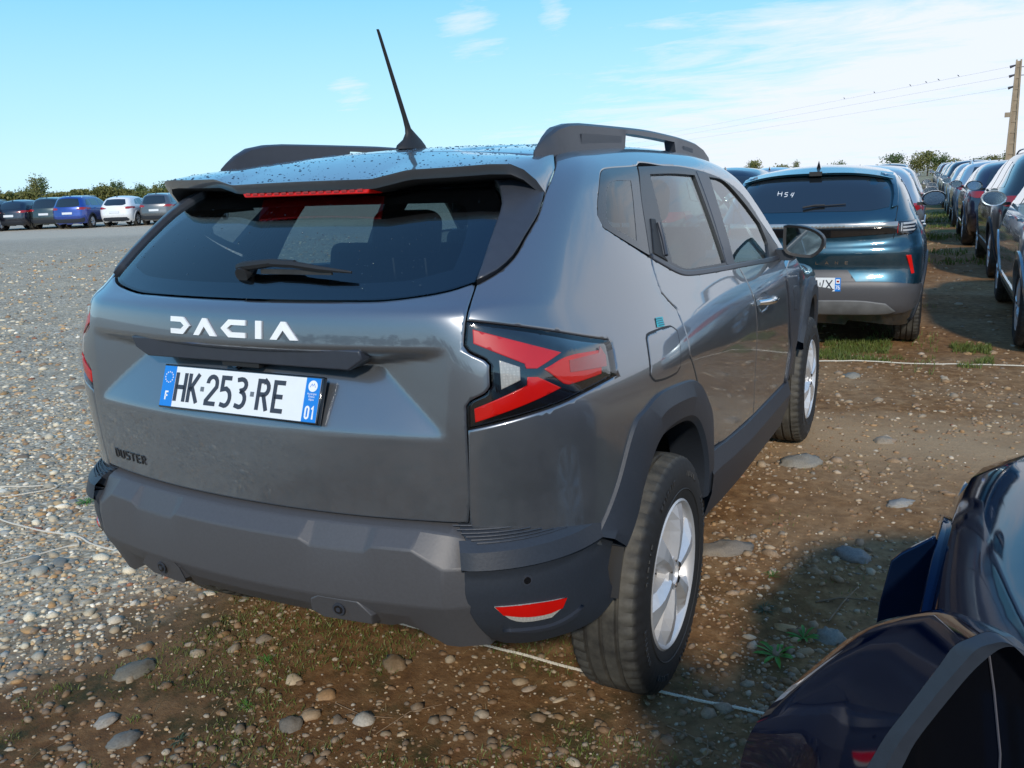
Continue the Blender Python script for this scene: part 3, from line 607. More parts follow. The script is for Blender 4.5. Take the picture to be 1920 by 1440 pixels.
# number plate
PC = Vector((0, .072, 1.0185)); TI = math.atan2(.036, .093); pu = Vector((0, math.sin(TI), math.cos(TI))); pn = Vector((0, -math.cos(TI), math.sin(TI)))
pf = lambda u, v, h: tuple(PC+Vector((u, 0, 0))+pu*v+pn*h)
plate = bevel(MB().prism([(-.262,-.057),(.262,-.057),(.262,.057),(-.262,.057)], -.014, .001, pf).build('number_plate', M_BLK, suv), .003)
MB().prism([(-.257,-.052),(.257,-.052),(.257,.052),(-.257,.052)], .001, .0022, pf).build('plate_face', M_PLW, plate)
for s in (-1, 1):
    MB().prism([(s*.257,-.052),(s*.257,.052),(s*.214,.052),(s*.214,-.052)][::s], .0022, .0028, pf).build('plate_band', M_PLB, plate)
M_DASH = simple('dash_grey', (.13,.15,.17), .5)
for ch, gx in (('H',-.210),('K',-.164),('2',-.101),('5',-.053),('3',-.004),('R',.068),('E',.118)): strokes('plate_letter', glyph(ch, gx, -.037, .074, .076), .0112, .0012, lambda u, v, h: pf(u, v, h+.0022), M_INK, plate)
for gx in (-.121, .046): MB().prism([(gx,-.006),(gx+.012,-.006),(gx+.012,.006),(gx,.006)], .0022, .003, pf).build('plate_dash', M_DASH, plate)
for ch, gx in (('0', .2225), ('1', .2385)): strokes('plate_letter', glyph(ch, gx, -.045, .030, .024), .0045, .0008, lambda u, v, h: pf(u, v, h+.0028), M_WHT, plate)
strokes('plate_letter', glyph('F', -.241, -.036, .022, .024), .0042, .0008, lambda u, v, h: pf(u, v, h+.0028), M_WHT, plate)
m = MB()
for k in range(12):
    a = k*math.pi/6; cx_, cy_ = -.2355+.0135*math.cos(a), .023+.0135*math.sin(a)
    st = [(cx_+(.0026 if j % 2 == 0 else .0011)*math.sin(j*math.pi/5), cy_+(.0026 if j % 2 == 0 else .0011)*math.cos(j*math.pi/5)) for j in range(10)]
    m.prism(st, .0028, .0033, pf)
m.build('plate_stars', M_WHT, plate)
MB().prism([(.2355+.0135*math.cos(a*math.pi/12), .033+.0135*math.sin(a*math.pi/12)) for a in range(24)], .0028, .0033, pf).build('plate_emblem', M_WHT, plate)
strokes('emblem_mark', [[(.2275,.030),(.2325,.0385),(.2355,.033),(.239,.039),(.2435,.030)]], .0012, .0005, lambda u, v, h: pf(u, v, h+.0033), M_PLB, plate)
def small_text(txt, size, mat, parent, f, name='printed_text'):
    cu = bpy.data.curves.new('t', 'FONT'); cu.body = txt; cu.size = size; cu.align_x = 'CENTER'; o = bpy.data.objects.new('t', cu); COL.objects.link(o)
    dg = bpy.context.evaluated_depsgraph_get(); me = bpy.data.meshes.new_from_object(o.evaluated_get(dg)); bpy.data.objects.remove(o)
    me.name = name
    for v in me.vertices: v.co = Vector(f(v.co.x, v.co.y, 0))
    me.materials.clear(); me.materials.append(mat); return link(bpy.data.objects.new(name, me), parent)
for k, tx in enumerate(('Auvergne', 'Rhône', 'Alpes')): small_text(tx, .0072, M_WHT, plate, lambda u, v, h, k=k: pf(u+.2355, v+.0125-k*.0068, .0032))
# tail lamps
ap = np.array(D['lamp_apex'][0]); cor = [np.array(q) for q in ((.6607,.298), (1.064,.2225), (1.0511,.1378), (.6472,.0646))]
def lamp_disp(base):
    def f(uv, P):
        h = np.zeros(len(uv)); 
        for i in range(4):
            a = cor[i]-ap; b = cor[(i+1) % 4]-ap; det = a[0]*b[1]-a[1]*b[0]; w = uv-ap
            s = (w[:, 0]*b[1]-w[:, 1]*b[0])/det; t = (a[0]*w[:, 1]-a[1]*w[:, 0])/det
            ok = (s >= -1e-9) & (t >= -1e-9); h = np.where(ok, np.maximum(1-(s+t), -.0), h)
        return base+.015*h
    return f
rays_ = [ap]+[ap+(c-ap)*t for c in cor for t in np.linspace(.08, .92, 11)]
for mr in (0, 1):
    patch('lamp_cover', q0, 'sph', FB, G_LAMP, suv, res=.014, ins=.0015, disp=lamp_disp(.001), mirror=mr, extra=rays_, bev=.002, skirt=.0)
    lampo = patch('tail_lamp', q0, 'sph', FB, M_BLK, suv, res=.014, ins=.0025, disp=lamp_disp(-.011), mirror=mr, extra=rays_[:1]+rays_[1:], bev=.003, skirt=.03)
    for nm, mt_ in (('lampA', M_RED), ('lampB', M_RED), ('lampC', M_RED), ('lampD', M_CLR)):
        patch('lamp_lens', D[nm], 'sph', FB, mt_, lampo, res=.014, disp=lamp_disp(-.007), mirror=mr, bev=.0015, skirt=.006, ang=15)
    patch('lamp_lens', [(.884,.193),(1.00,.199),(1.015,.215),(1.03,.19),(1.02,.165),(.884,.168)], 'sph', FB, M_RED2, lampo, res=.02, disp=lamp_disp(-.0055), mirror=mr, bev=0, skirt=.003, ang=15)
# side glazing: black frames and panes
wa = dlo[:10]+belt[::-1][1:] if False else dlo
for mr in (0, 1):
    wf = patch('window_frame', dlo, 'sph', FB, M_FRAME, suv, res=.022, off=-.001, bev=0, mirror=mr, holes=[D['rglass'], D['fglass']])
    patch('rear_door_window', D['rglass'], 'sph', FB, G_SIDE, suv, res=.03, off=-.009, bev=0, skirt=0, mirror=mr)
    patch('front_door_window', D['fglass'], 'sph', FB, G_SIDE, suv, res=.03, off=-.009, bev=0, skirt=0, mirror=mr)
    qf = patch('quarter_window', D['qwin'], 'sph', FB, simple('tinted_quarter%d' % mr, (.035,.040,.048), .22, coat=.25, spec=.3), suv, res=.025, off=-.002, bev=0, mirror=mr, holes=[D['qwin_in']])
    patch('quarter_pane', D['qwin_in'], 'sph', FB, glass('quarter_glass%d' % mr, (.42,.48,.48), .05), qf, res=.03, off=-.003, bev=0, skirt=0, mirror=mr)
    hr = patch('rear_door_handle', D['hrec'], 'sph', FB, M_MATB, suv, res=.02, off=.003, bev=.002, mirror=mr)
    P_ = pt('sph', [(1.715,.555),(1.70,.50),(1.672,.44)], FB)*[(-1 if mr else 1), 1, 1]; MB().tube([tuple(a+np.array([(-.008 if mr else .008), 0, 0])) for a in P_], .006, 8).build('handle_grip', M_TRIM, hr, True)
    # belt trim strip
    B2 = conv([(y, z) for y, z in ()], FB) if False else None
    bp = [(1.56,.438),(1.7505,.3600),(1.8772,.3365),(2.2823,.3030),(2.4875,.2890),(3.1293,.2440),(3.31,.243),(3.312,.262),(3.1334,.268),(2.2823,.325),(1.8772,.358),(1.7505,.382),(1.565,.458)]
    patch('belt_trim', bp, 'sph', FB, M_TRIM, suv, res=.03, off=.004, bev=.003, mirror=mr)
    # pillar covers
    patch('pillar_trim', [(2.44,.30),(2.33,.325),(2.395,.62),(2.42,.735),(2.57,.725),(2.50,.54)], 'sph', FB, M_TRIM, suv, res=.03, off=.001, bev=.002, mirror=mr)
    # door handle (front), fuel flap, sticker
    hd = patch('handle_cup', [(2.56,.150),(2.92,.130),(2.90,.045),(2.60,.060)], 'sph', FB, P_GREY, suv, res=.012, off=.0, bev=.0, skirt=0, mirror=mr,
          disp=lambda uv, P: .0015-.016*np.clip(1-((uv[:, 0]-2.72)/.10)**2-((uv[:, 1]-.095)/.035)**2, 0, 1))
    H_ = pt('sph', [(2.60,.112),(2.66,.108),(2.75,.102),(2.84,.095),(2.885,.090)], FB)*[(-1 if mr else 1), 1, 1]; sx = -1 if mr else 1
    MB().tube([tuple(q+np.array([sx*o_, 0, 0])) for q, o_ in zip(H_, (.004, .028, .036, .028, .004))], [.010, .013, .014, .013, .010], 10).build('front_door_handle', P_GREY if False else M_CHR, hd, True)
    # vent trim on the wing
    patch('wing_vent', [(2.62,1.03),(2.90,1.005),(2.97,.86),(2.96,.66),(2.80,.52),(2.74,.50),(2.80,.66),(2.72,.80),(2.66,.92)], 'side', FB, M_TRIM, suv, res=.03, off=.010, bev=.006, mirror=mr)
    patch('vent_slot', [(2.74,.97),(2.86,.96),(2.88,.84),(2.78,.85)], 'side', FB, M_CLAD, suv, res=.03, off=.013, bev=.003, mirror=mr)
    # arches
    for dy, wl_ in ((0, 'rear'), (2.657, 'front')):
        ao, am, ai = dense(arch_o), dense(arch_m), dense(arch_i)
        yo = lambda a: [(y+dy, z) for y, z in a]
        Po, Pm, Pi = (pt('side', yo(a), FB) for a in (ao, am, ai))
        if dy:
            k_ = np.clip((Po[:, 1]-3.9)/.4, 0, 1)
        xi = np.maximum(Pi[:, 0]+.022, .885 if dy == 0 else 0); xm = np.maximum(Pm[:, 0]+.026, .872+.02*np.linspace(0, 1, len(Pm)) if dy == 0 else 0)
        Pm[:, 0] = xm; Pi2 = Pi.copy(); Pi2[:, 0] = xi
        if dy == 0:    # tail of the arch follows the bumper corner
            w_ = np.clip(1-np.arange(len(Pm))/7., 0, 1); Pm[:, 0] = Pm[:, 0]*(1-w_)+w_*.866; Pi2[:, 0] = Pi2[:, 0]*(1-w_)+w_*.876
        Po[:, 0] -= .002; Pe = Po.copy(); Pe[:, 0] -= .02
        Pb = Po+(Pm-Po)*.10; Pb[:, 0] = Po[:, 0]+.010
        Pc = Pi2.copy(); Pc[:, 0] -= .012; Pc[:, 1:] += (np.array([.84+dy, .35])-Pc[:, 1:])*.035
        Pd = Pc.copy(); Pd[:, 0] -= .11
        loft('wheel_arch_cladding', [Pe, Po, Pb, Pm, Pi2, Pc, Pd], M_CLAD, suv, mirror=mr, sharp=24)
        # inner liner
        li = MB(); n = 26
        for k in range(n): 
            pass
        A_ = [math.radians(4+162*k/n) for k in range(n+1)]
        loft('wheel_liner', [[(xx, .84+dy+.43*math.cos(a), .36+.44*math.sin(a)) for a in A_] for xx in (.862, .52)], M_MATB, suv, mirror=mr)
    # sill
    ys = np.linspace(1.215, 2.80, 24); zt = np.interp(ys, [1.2,1.31,1.51,1.857,2.72,2.8], [.605,.60,.575,.545,.505,.50])
    r0 = pt('side', list(zip(ys, zt)), FB)-[.012, 0, 0]; r1 = r0+[.012+.006, 0, -.006]; r2 = pt('side', list(zip(ys, zt-.065)), FB)+[.030, 0, 0]; r3 = pt('side', list(zip(ys, zt-.13)), FB)+[.030, 0, 0]
    r4 = r3+[-.03, 0, -.10]; r5 = r4+[-.12, 0, -.01]
    loft('sill_cladding', [r0, r1, r2, r3, r4, r5], M_CLAD, suv, mirror=mr, sharp=22)
fuel = patch('fuel_flap', D['fuel'], 'sph', FB, P_GREY, suv, res=.016, off=.0025, bev=.004, skirt=.004, ang=50)
fo = inset(resample(D['fuel'], .02, 50), -.0035)
patch('flap_gap', [tuple(q) for q in fo], 'sph', FB, M_MATB, suv, res=.02, off=.0008, bev=0, skirt=0, raw=True)
st = patch('sticker', D['stick'], 'sph', FB, M_TEAL, suv, res=.015, off=.002, bev=0, skirt=0)
for k in range(4): patch('sticker_print', [(1.372+.001*k+.0, .2525-.0068*k), (1.425, .2495-.0068*k), (1.424, .2468-.0068*k), (1.371, .2498-.0068*k)], 'sph', FB, M_TEALP, st, res=.05, off=.0028, bev=0, skirt=0)
# rear bumper: corner shells, skid panel, ribbed step, sensors, reflectors
FP = F_bump
def corner_disp(uv, P): return -.010*np.clip((.648-P[:, 2])*140, 0, 1)-.004*np.clip((P[:, 2]-.69)*60, 0, 1)
wo = conv([(.47,.46),(.425,.50),(.41,.55),(.43,.60),(.45,.625),(.40,.648)], FP)
for mr in (0, 1):
    c0 = [inv('sph', tuple(q)) for q in pt('rear', [(.50,.758),(.57,.742),(.612,.716),(.636,.684),(.623,.659),(.619,.60),(.619,.547),(.628,.49),(.637,.43)], FP)]
    pb = [inv('sph', tuple(q)) for q in pt('rear', [(.70,.415)], FP)]
    th2 = lambda t, z: inv('sph', tuple(solve(np.array([[0., Y0, z]]), np.array([[math.sin(t), -math.cos(t), 0.]]), 0, 1.6, FP)[0]))
    cp = c0+[th2(t, z) for t, z in ((.72,.41),(.85,.415),(.98,.43))]+wo[:-1]+[th2(t, z) for t, z in ((.985,.69),(.95,.735),(.85,.745),(.75,.75))]
    bc = patch('bumper_corner', cp, 'sph', FP, M_CLAD, suv, res=.013, disp=corner_disp, mirror=mr, bev=.002, skirt=.03)
    rf = patch('reflector', [(.6802,-.3134),(.7614,-.3149),(.8525,-.3264),(.8384,-.347),(.8132,-.3621),(.7461,-.359),(.7144,-.3469)], 'sph', FP, M_CLR, bc, res=.02, off=-.006, bev=0, skirt=.004, mirror=mr)
    patch('reflector_lens', [(.6824,-.3133),(.7614,-.3149),(.851,-.3258),(.8398,-.3460),(.8100,-.3490),(.7540,-.3455),(.7000,-.3340)], 'sph', FP, M_RED, rf, res=.02, off=-.004, bev=0, skirt=.003, mirror=mr)
    lipc = [th2(t, z) for t, z in ((.70,.478),(.76,.464),(.82,.462),(.88,.478),(.90,.50),(.885,.492),(.82,.473),(.76,.474))]
    patch('reflector_bezel', lipc, 'sph', FP, M_TRIM, bc, res=.02, off=-.001, bev=.0, skirt=.012, mirror=mr)
    uu_ = np.linspace(.615, 1.035, 26); R_ = []
    for z_, of in ((.712, -.001), (.692, .007), (.653, .009), (.646, -.006)):
        q_ = pt('sph', [th2(t, z_) for t in uu_], FP); n_v = grad(FP, q_); n_v[:, 2] = 0; n_v /= np.linalg.norm(n_v, axis=1, keepdims=True); fade = np.clip((uu_-.615)/.02, .35, 1)*np.clip((1.045-uu_)/.02, .3, 1); R_.append(q_+n_v*of*fade[:, None])
    loft('bumper_ledge', R_, M_CLAD, bc, mirror=mr, sharp=16)
    s0 = pt('sph', [inv('sph', tuple(q)) for q in pt('rear', [(.743,.611)], FP)], FP); sn = grad(FP, s0)
    q = Vector(s0[0]*[(-1 if mr else 1), 1, 1]); nv = Vector(sn[0]*[(-1 if mr else 1), 1, 1])
    MB().tube([q-nv*.012, q-nv*.0085], .0125, 20).build('parking_sensor', M_TRIM, bc); MB().tube([q-nv*.012, q-nv*.0075], .0085, 20).build('sensor_face', M_BLK, bc)
sx_ = [-.646,-.634,-.600,-.572,-.540,-.50,-.47,-.43,-.40,-.378,-.34,-.30,-.26,-.232,-.205,-.17,-.12,-.06,0]; sx_ = sx_+[-v for v in sx_[:-1][::-1]]
def skid_pt(x, row):
    if abs(x) > .64:
        q = skid_pt(math.copysign(.634, x), row); return (q[0]*1.003, q[1]+.10, q[2])
    ax = abs(x); nt_ = min(1, max(0, (ax-.205)/.027), 1)*min(1, max(0, (.400-ax)/.022)); en = max(0, min(1, (ax-.50)/.072)); ed = max(0, (ax-.572)/.062)
    zt = .726-.006*en-.036*max(0, (ax-.585)/.05); zb = .692-.017*nt_-.044*en; yc = .20*x*x
    yb = yc+.024*ed
    if row == 0: return (x, yc+.105, .742-.03*max(0, (ax-.585)/.05))
    if row == 1: return (x, yc+.042+.03*ed, zt)
    if row == 2: return (x, yb+.002+.004*nt_, zb)
    if row == 3: return (x, yb-.002, .615)
    if row == 4: return (x, yb+.002, .552)
    pb = .548-.10*0
    low = .470-.0*ax if ax < .20 or ax > .42 else .462
    if ax > .45: low = .47-.045*min(1, (ax-.45)/.09)
    if row == 5: return (x, yb+.020, .515)
    return (x, yb+.062, low)
skid = loft('bumper_skid_panel', [[skid_pt(x, r) for x in sx_] for r in range(7)], M_SKID, suv, sharp=14)
bm_ = skid.modifiers.new('bevel', 'BEVEL'); bm_.width = .004; bm_.segments = 2; bm_.limit_method = 'ANGLE'; bm_.angle_limit = math.radians(14)
for s in (-1, 1):
    pp = [(.222,.535),(.245,.548),(.352,.546),(.386,.512),(.375,.478),(.24,.478),(.215,.50)]; yy = lambda x, z: .2*x*x+.016+max(0, .515-z)*.6
    V = [(s*x, yy(x, z)-.012, z) for x, z in pp]+[(s*(.30+(x-.30)*1.07), yy(x, z)+.03, .512+(z-.512)*1.2) for x, z in pp]; n = len(pp)
    bevel(mesh_obj('sensor_pad', V, [tuple(range(n)) if s > 0 else tuple(range(n))[::-1]]+[(i, i+n, (i+1) % n+n, (i+1) % n) for i in range(n)], M_SKID, skid), .003)
for s in (-1, 1):
    q = Vector((s*.300, .2*.09+.006, .519)); nv = Vector((s*.12, -.98, -.10)).normalized()
    MB().tube([q, q+nv*.003], .0165, 24).build('parking_sensor', M_TRIM, skid); MB().tube([q, q+nv*.0045], .0115, 24).build('sensor_face', M_BLK, skid); MB().tube([q, q+nv*.0055], .006, 20).build('sensor_core', M_TRIM, skid)
for s in (-1, 1):
    for k in range(6):
        zz = .706+.0055*k; x0 = .640-.014*k; x1 = .79-.020*k; xs = np.linspace(x0, x1, 8); q = pt('rear', [(s*x, zz) for x in xs], FP)
        MB().tube([tuple(a+np.array([0, -.000, .0015])) for a in q], .0021, 5).build('step_rib', M_CLAD, suv)
for k in range(5):
    zz = .738+.0045*k; q = pt('rear', [(x, zz) for x in np.linspace(-.52, .52, 20)], FP); MB().tube([tuple(a+np.array([0, -.000, .001])) for a in q], .0017, 5).build('step_rib', M_CLAD, suv)
# wheels
w0 = make_wheel(suv); place_wheel(w0, .786, .84, .352)
w1 = copy_tree(w0, suv); place_wheel(w1, .786, 3.497, .352, steer=.0)
w2 = copy_tree(w0, suv); place_wheel(w2, -.786, .84, .352, left=True); w3 = copy_tree(w0, suv); place_wheel(w3, -.786, 3.497, .352, left=True)
w1.rotation_euler[0] = 1.1; w2.rotation_euler[0] = .4
# under body and exhaust
MB().box((0, 2.3, .40), (1.50, 3.2, .20)).build('underbody', M_MATB, suv); MB().box((0, .45, .56), (1.15, .6, .08)).build('spare_well', M_MATB, suv)
MB().tube([(.50,.60,.45),(.505,.35,.445),(.52,.215,.435)], .022, 14).build('exhaust_pipe', M_CHR, suv, True)
# cabin
MB().box((0, 2.0, .50), (1.5, 3.3, .10)).build('cabin_floor', M_IN, suv)
cs = MB().box((0, .74, 1.10), (1.30, .80, .03)).build('parcel_shelf', M_IN, suv)
def seat(x, y, w, zt=1.27, rear=False):
    s = MB(); s.box((x, y, .92), (w, .16, .74), Euler((math.radians(-12), 0, 0)).to_matrix()); o = bevel(s.build('seat_back', M_IN, suv), .04, 3)
    return o
def headrest(x, y, z, w=.27):
    h_ = MB().box((x, y, z), (w, .11, .17), Euler((math.radians(-12), 0, 0)).to_matrix()); o = bevel(h_.build('headrest', M_IN, suv), .045, 4)
    MB().tube([(x-.07, y, z-.05), (x-.07, y+.01, z-.17)], .006, 6).tube([(x+.07, y, z-.05), (x+.07, y+.01, z-.17)], .006, 6).build('headrest_post', M_CHR, o)
for x in (-.36, .36): seat(x, 1.28, .60); seat(x*1.02, 2.10, .50); MB().box((x*1.02, 2.38, .70), (.50, .50, .16)).build('seat_cushion', M_IN, suv)
seat(0, 1.28, .26); headrest(-.22, 1.19, 1.330); headrest(.38, 1.19, 1.345); headrest(-.37, 2.02, 1.40); headrest(.37, 2.02, 1.40)
MB().box((0, 1.55, .72), (1.3, .55, .16)).build('rear_bench_cushion', M_IN, suv)
MB().box((0, 3.0, 1.0), (1.42, .45, .20)).build('dashboard', M_IN, suv)
sw = MB().lathe_x([(-.013, .175), (0, .188), (.013, .175), (0, .162)], 28, True).build('steering_wheel', M_IN, suv); sw.location = (-.37, 2.70, 1.02); sw.rotation_euler = (0, 0, math.radians(90)); sw.rotation_euler[1] = math.radians(-25)
MB().box((0, 2.62, 1.40), (.24, .02, .06)).build('rear_view_mirror', M_BLK, suv)
# wiper
wp = [(-.055,.192,1.309),(-.035,.188,1.3125),(.0,.185,1.316),(.06,.190,1.322),(.129,.192,1.320),(.21,.190,1.311),(.298,.196,1.303)]
MB().tube([(x, y-.012, z+.006) for x, y, z in wp[:5]], [.010,.012,.012,.010,.009], 8).build('wiper_arm', M_MATB, suv, True)
wb = MB().tube([(x, y-.016, z+.004) for x, y, z in wp[3:]], [.008,.009,.007,.003], 6).build('wiper_blade', M_MATB, suv, True)
MB().tube([(-.035,.21,1.312),(-.035,.165,1.296)], .019, 16).build('wiper_pivot', M_MATB, suv, True)
MB().box((.13,.180,1.306), (.22,.006,.012)).build('wiper_rubber', M_RUB, suv)
# aerial
b = MB(); pr = [(.0,.034,.075,0),(.012,.030,.070,.002),(.03,.020,.045,.008),(.05,.012,.024,.0),(.066,.0085,.012,-.012),(.10,.0075,.0085,-.026),(.34,.0046,.0050,-.133),(.352,.0040,.0042,-.139)]
N_ = 16; V = [(rx*math.cos(2*math.pi*k/N_), .92+dy+ry*math.sin(2*math.pi*k/N_), 1.612+z*.96) for z, rx, ry, dy in pr for k in range(N_)]
b.add(V, [(i*N_+k, i*N_+(k+1) % N_, (i+1)*N_+(k+1) % N_, (i+1)*N_+k) for i in range(len(pr)-1) for k in range(N_)]+[tuple(range((len(pr)-1)*N_, len(pr)*N_))]); b.build('aerial', M_MATB, suv, True)
# roof rails
rt = [(.655,1.574),(.70,1.605),(.78,1.640),(.85,1.652),(.95,1.657),(1.45,1.659),(1.85,1.648),(2.12,1.632),(2.24,1.620),(2.36,1.590),(2.50,1.540)]
def rail(sx):
    x = .555*sx
    def pz(y): return fz(.565, y)-.006
    a = np.array(rt); ys = np.array([.655,.68,.72,.78,.86,.94,1.02,1.10,1.2,1.24,1.30,1.31,1.34,1.4,1.5,1.6,1.7,1.8,1.86,1.88,1.93,1.98,2.05,2.12,2.2,2.3,2.4,2.48,2.50])
    zt = pch(a[:, 0], a[:, 1])(ys); zb = np.array([pz(min(y, 2.3)) if y < 2.3 else pz(2.3)-(y-2.3)*.26 for y in ys]); zu = zt-.021-.003*(ys > 1.4)
    gap = (ys > 1.305) & (ys < 1.87); zl = np.where(gap, zu, zb)
    tp = np.clip(np.minimum(ys-.655, 2.50-ys)/.12, .12, 1)*.019
    V = []
    for y, z1, z0, h in zip(ys, zt, zl, tp):
        z1 = max(z1, z0+.003); V += [(x-sx*h*1.0, y, z0), (x-sx*h, y, z1-.006), (x-sx*h*.5, y, z1), (x+sx*h*.5, y, z1), (x+sx*h, y, z1-.007), (x+sx*h*1.15, y, z0)]
    n = len(ys); Fq = [(i*6+j, i*6+(j+1) % 6, (i+1)*6+(j+1) % 6, (i+1)*6+j) for i in range(n-1) for j in range(6)]+[(0,1,2,3,4,5)[::-1], tuple(range((n-1)*6, n*6))]
    if sx < 0: Fq = [f[::-1] for f in Fq]
    o = mesh_obj('roof_rail', V, Fq, M_TRIM, suv, True); o.data.set_sharp_from_angle(angle=math.radians(32))
    for y0, y1 in ((.93, 1.27), (1.98, 2.12)):
        yy = np.linspace(y0, y1, 6); V = []
        for y in yy: V += [(x+sx*.0205, y, pz(y)+.012), (x+sx*.0225, y, float(pch(a[:, 0], a[:, 1])(y))-.030)]
        mesh_obj('rail_cover', V, [(2*i, 2*i+2, 2*i+3, 2*i+1) for i in range(5)], M_TRIM, o)
rail(1); rail(-1)
# door mirrors
mo = [(.864,1.259),(.883,1.264),(.963,1.253),(1.016,1.229),(1.04,1.199),(1.034,1.161),(1.009,1.131),(.987,1.118),(.894,1.130),(.868,1.154)]
mg = [(.880,1.247),(.899,1.252),(.962,1.239),(1.008,1.210),(1.018,1.19),(1.012,1.164),(.984,1.134),(.890,1.142),(.879,1.16)]
for sx in (1, -1):
    Q = resample(mo, .02, 50); C_ = Q.mean(0); rows = [[(sx*u, 2.600, v) for u, v in Q]]
    for s_, y in ((1.03, 2.612), (1.03, 2.65), (.95, 2.69), (.78, 2.72), (.45, 2.738), (.05, 2.742)):
        rows.append([(sx*(C_[0]+(u-C_[0])*s_), y, C_[1]+(v-C_[1])*s_) for u, v in Q])
    rows = [list(r)+[r[0]] for r in rows]
    Qi = resample(mg, .02, 50); 
    hsg = loft('door_mirror', rows, M_CLAD, suv, sharp=50)
    m = MB(); n = len(Q); f_ = lambda u, v, h: (sx*u, h, v)
    patch_in = [tuple(q) for q in inset(Q, .010)]; V = [(sx*u, 2.600, v) for u, v in Q]; 
    qi = inset(Q, .011); 
    if area(Q) < 0: Q2 = Q[::-1]
    else: Q2 = Q
    V = [(sx*u, 2.600, v) for u, v in Q2]+[(sx*u, 2.604, v) for u, v in qi]+[(sx*u, 2.613, v) for u, v in qi]
    mesh_obj('mirror_bezel', V, [(i, (i+1) % n, n+(i+1) % n, n+i) for i in range(n)]+[(n+i, n+(i+1) % n, 2*n+(i+1) % n, 2*n+i) for i in range(n)], M_MATB, hsg)
    mesh_obj('mirror_glass', [(sx*u, 2.611, v) for u, v in qi], [tuple(range(n))], M_MIRR, hsg)
    MB().box((sx*.862, 2.665, 1.128), (.09, .085, .05)).build('mirror_arm', M_CLAD, hsg)
    MB().box((sx*1.030, 2.66, 1.165), (.018, .05, .020)).build('indicator', M_CLR, hsg)
# rain drops standing on the roof, spoiler and lamp
def drops(n, fn, r0, r1, name):
    V = []; Fc = []; 
    for _ in range(n):
        P_, N_v, r = fn(), None, None
        q, nv = P_; r = r0+(r1-r0)*random.random()**3; nv = Vector(nv); t = nv.orthogonal().normalized(); b_ = nv.cross(t); k = len(V); e = random.uniform(.8, 1.5)
        for ring, hh in ((1, 0), (.72, .38)):
            for j in range(6): a = j*math.pi/3; V.append(tuple(Vector(q)+t*(r*ring*math.cos(a)*e)+b_*(r*ring*math.sin(a))+nv*(r*hh)))
        V.append(tuple(Vector(q)+nv*r*.5))
        for j in range(6): Fc += [(k+j, k+(j+1) % 6, k+6+(j+1) % 6, k+6+j), (k+6+j, k+6+(j+1) % 6, k+12)]
    o = mesh_obj(name, V, Fc, M_DROP, suv, True); o['kind'] = 'stuff'; return o
M_DROP = simple('water_drop', (.012, .015, .02), .03, coat=1, spec=.8)
_dn = 1200; uvr = np.stack([rng.uniform(-.54, .54, _dn), rng.uniform(.72, 1.75, _dn)], 1); Pr = pt('roof', uvr, FB); Nr = grad(FB, Pr); it = iter(zip(Pr, Nr)); drops(_dn, lambda: next(it), .0012, .0044, 'rain_drops')
def sp_pt():
    i = random.choices(range(len(lip)-4), weights=[.12,.10,.02,.08,.02,.10,.10,.05])[0]; u = random.random(); t = random.uniform(.03, .98); s = random.choice((-1, 1))
    R1, R2 = [np.array(rows_s[int(t*5.99)][i+d]) for d in (0, 1)], None
    a = R1[0]+(R1[1]-R1[0])*u; b = np.array(rows_s[int(t*5.99)+1][i])+(np.array(rows_s[int(t*5.99)+1][i+1])-np.array(rows_s[int(t*5.99)+1][i]))*u; f = t*5.99 % 1; q = a+(b-a)*f
    q = q*[s, 1, 1]; return q, np.array([0, -.22, .97])
rows_s = []
for t in (0, .06, .2, .45, .7, .88, 1.0):
    r = []
    for i, (a, b2) in enumerate(zip(lip, top)):
        a = np.array(a); b2 = np.array(b2); q = a+(b2-a)*t; q[2] += .010*4*t*(1-t)*.6 if i < 8 else .006*4*t*(1-t); r.append(q)
    rows_s.append(r)
drops(520, sp_pt, .0011, .0036, 'rain_drops')
_dn = 130; uvr = np.stack([rng.uniform(-.54, .54, _dn), 1.27+.20*rng.random(_dn)**1.0], 1); Pr = pt('rear', uvr, FB); Nr = grad(FB, Pr); it = iter(zip(Pr-Nr*.006, Nr)); drops(_dn, lambda: next(it), .001, .0026, 'rain_drops')
# ---------------------------------------------------------------- ground
def vnoise(x, y, s, seed=0):
    r = np.random.default_rng(seed); T = r.random((256, 256)); x = np.asarray(x)/s+37.3; y = np.asarray(y)/s+91.7
    xi = np.floor(x).astype(int); yi = np.floor(y).astype(int); fx = x-xi; fy = y-yi; fx = fx*fx*(3-2*fx); fy = fy*fy*(3-2*fy)
    g = lambda a, b: T[a % 256, b % 256]
    return (g(xi, yi)*(1-fx)+g(xi+1, yi)*fx)*(1-fy)+(g(xi, yi+1)*(1-fx)+g(xi+1, yi+1)*fx)*fy
def gheight(x, y):
    h = .022*(vnoise(x, y, 1.3, 1)-.5)+.012*(vnoise(x, y, .35, 2)-.5)+.005*(vnoise(x, y, .11, 3)-.5)
    d = np.hypot(x, y); f = np.clip((d-60)/60, 0, 1)
    return (h-.010)*(1-f)
def gravel_mask(x, y):
    e = -1.0+.7*(vnoise(x, y, .7, 5)-.5)+.3*(vnoise(x, y, .2, 6)-.5)
    return np.clip((e-x)/.45+.35, 0, 1)
def axis_pts(c, step, far, n):
    t = np.arange(n)*step; k = 0
    a = [0.]; s = step
    while a[-1] < far:
        if len(a) > n: s *= 1.22
        a.append(a[-1]+s)
    a = np.array(a); return np.concatenate([c-a[:0:-1], c+a])
gx = axis_pts(0., .045, 900, 105); gy = axis_pts(2.2, .045, 900, 105)
GX, GY = np.meshgrid(gx, gy); GZ = gheight(GX, GY); nx_, ny_ = len(gx), len(gy)
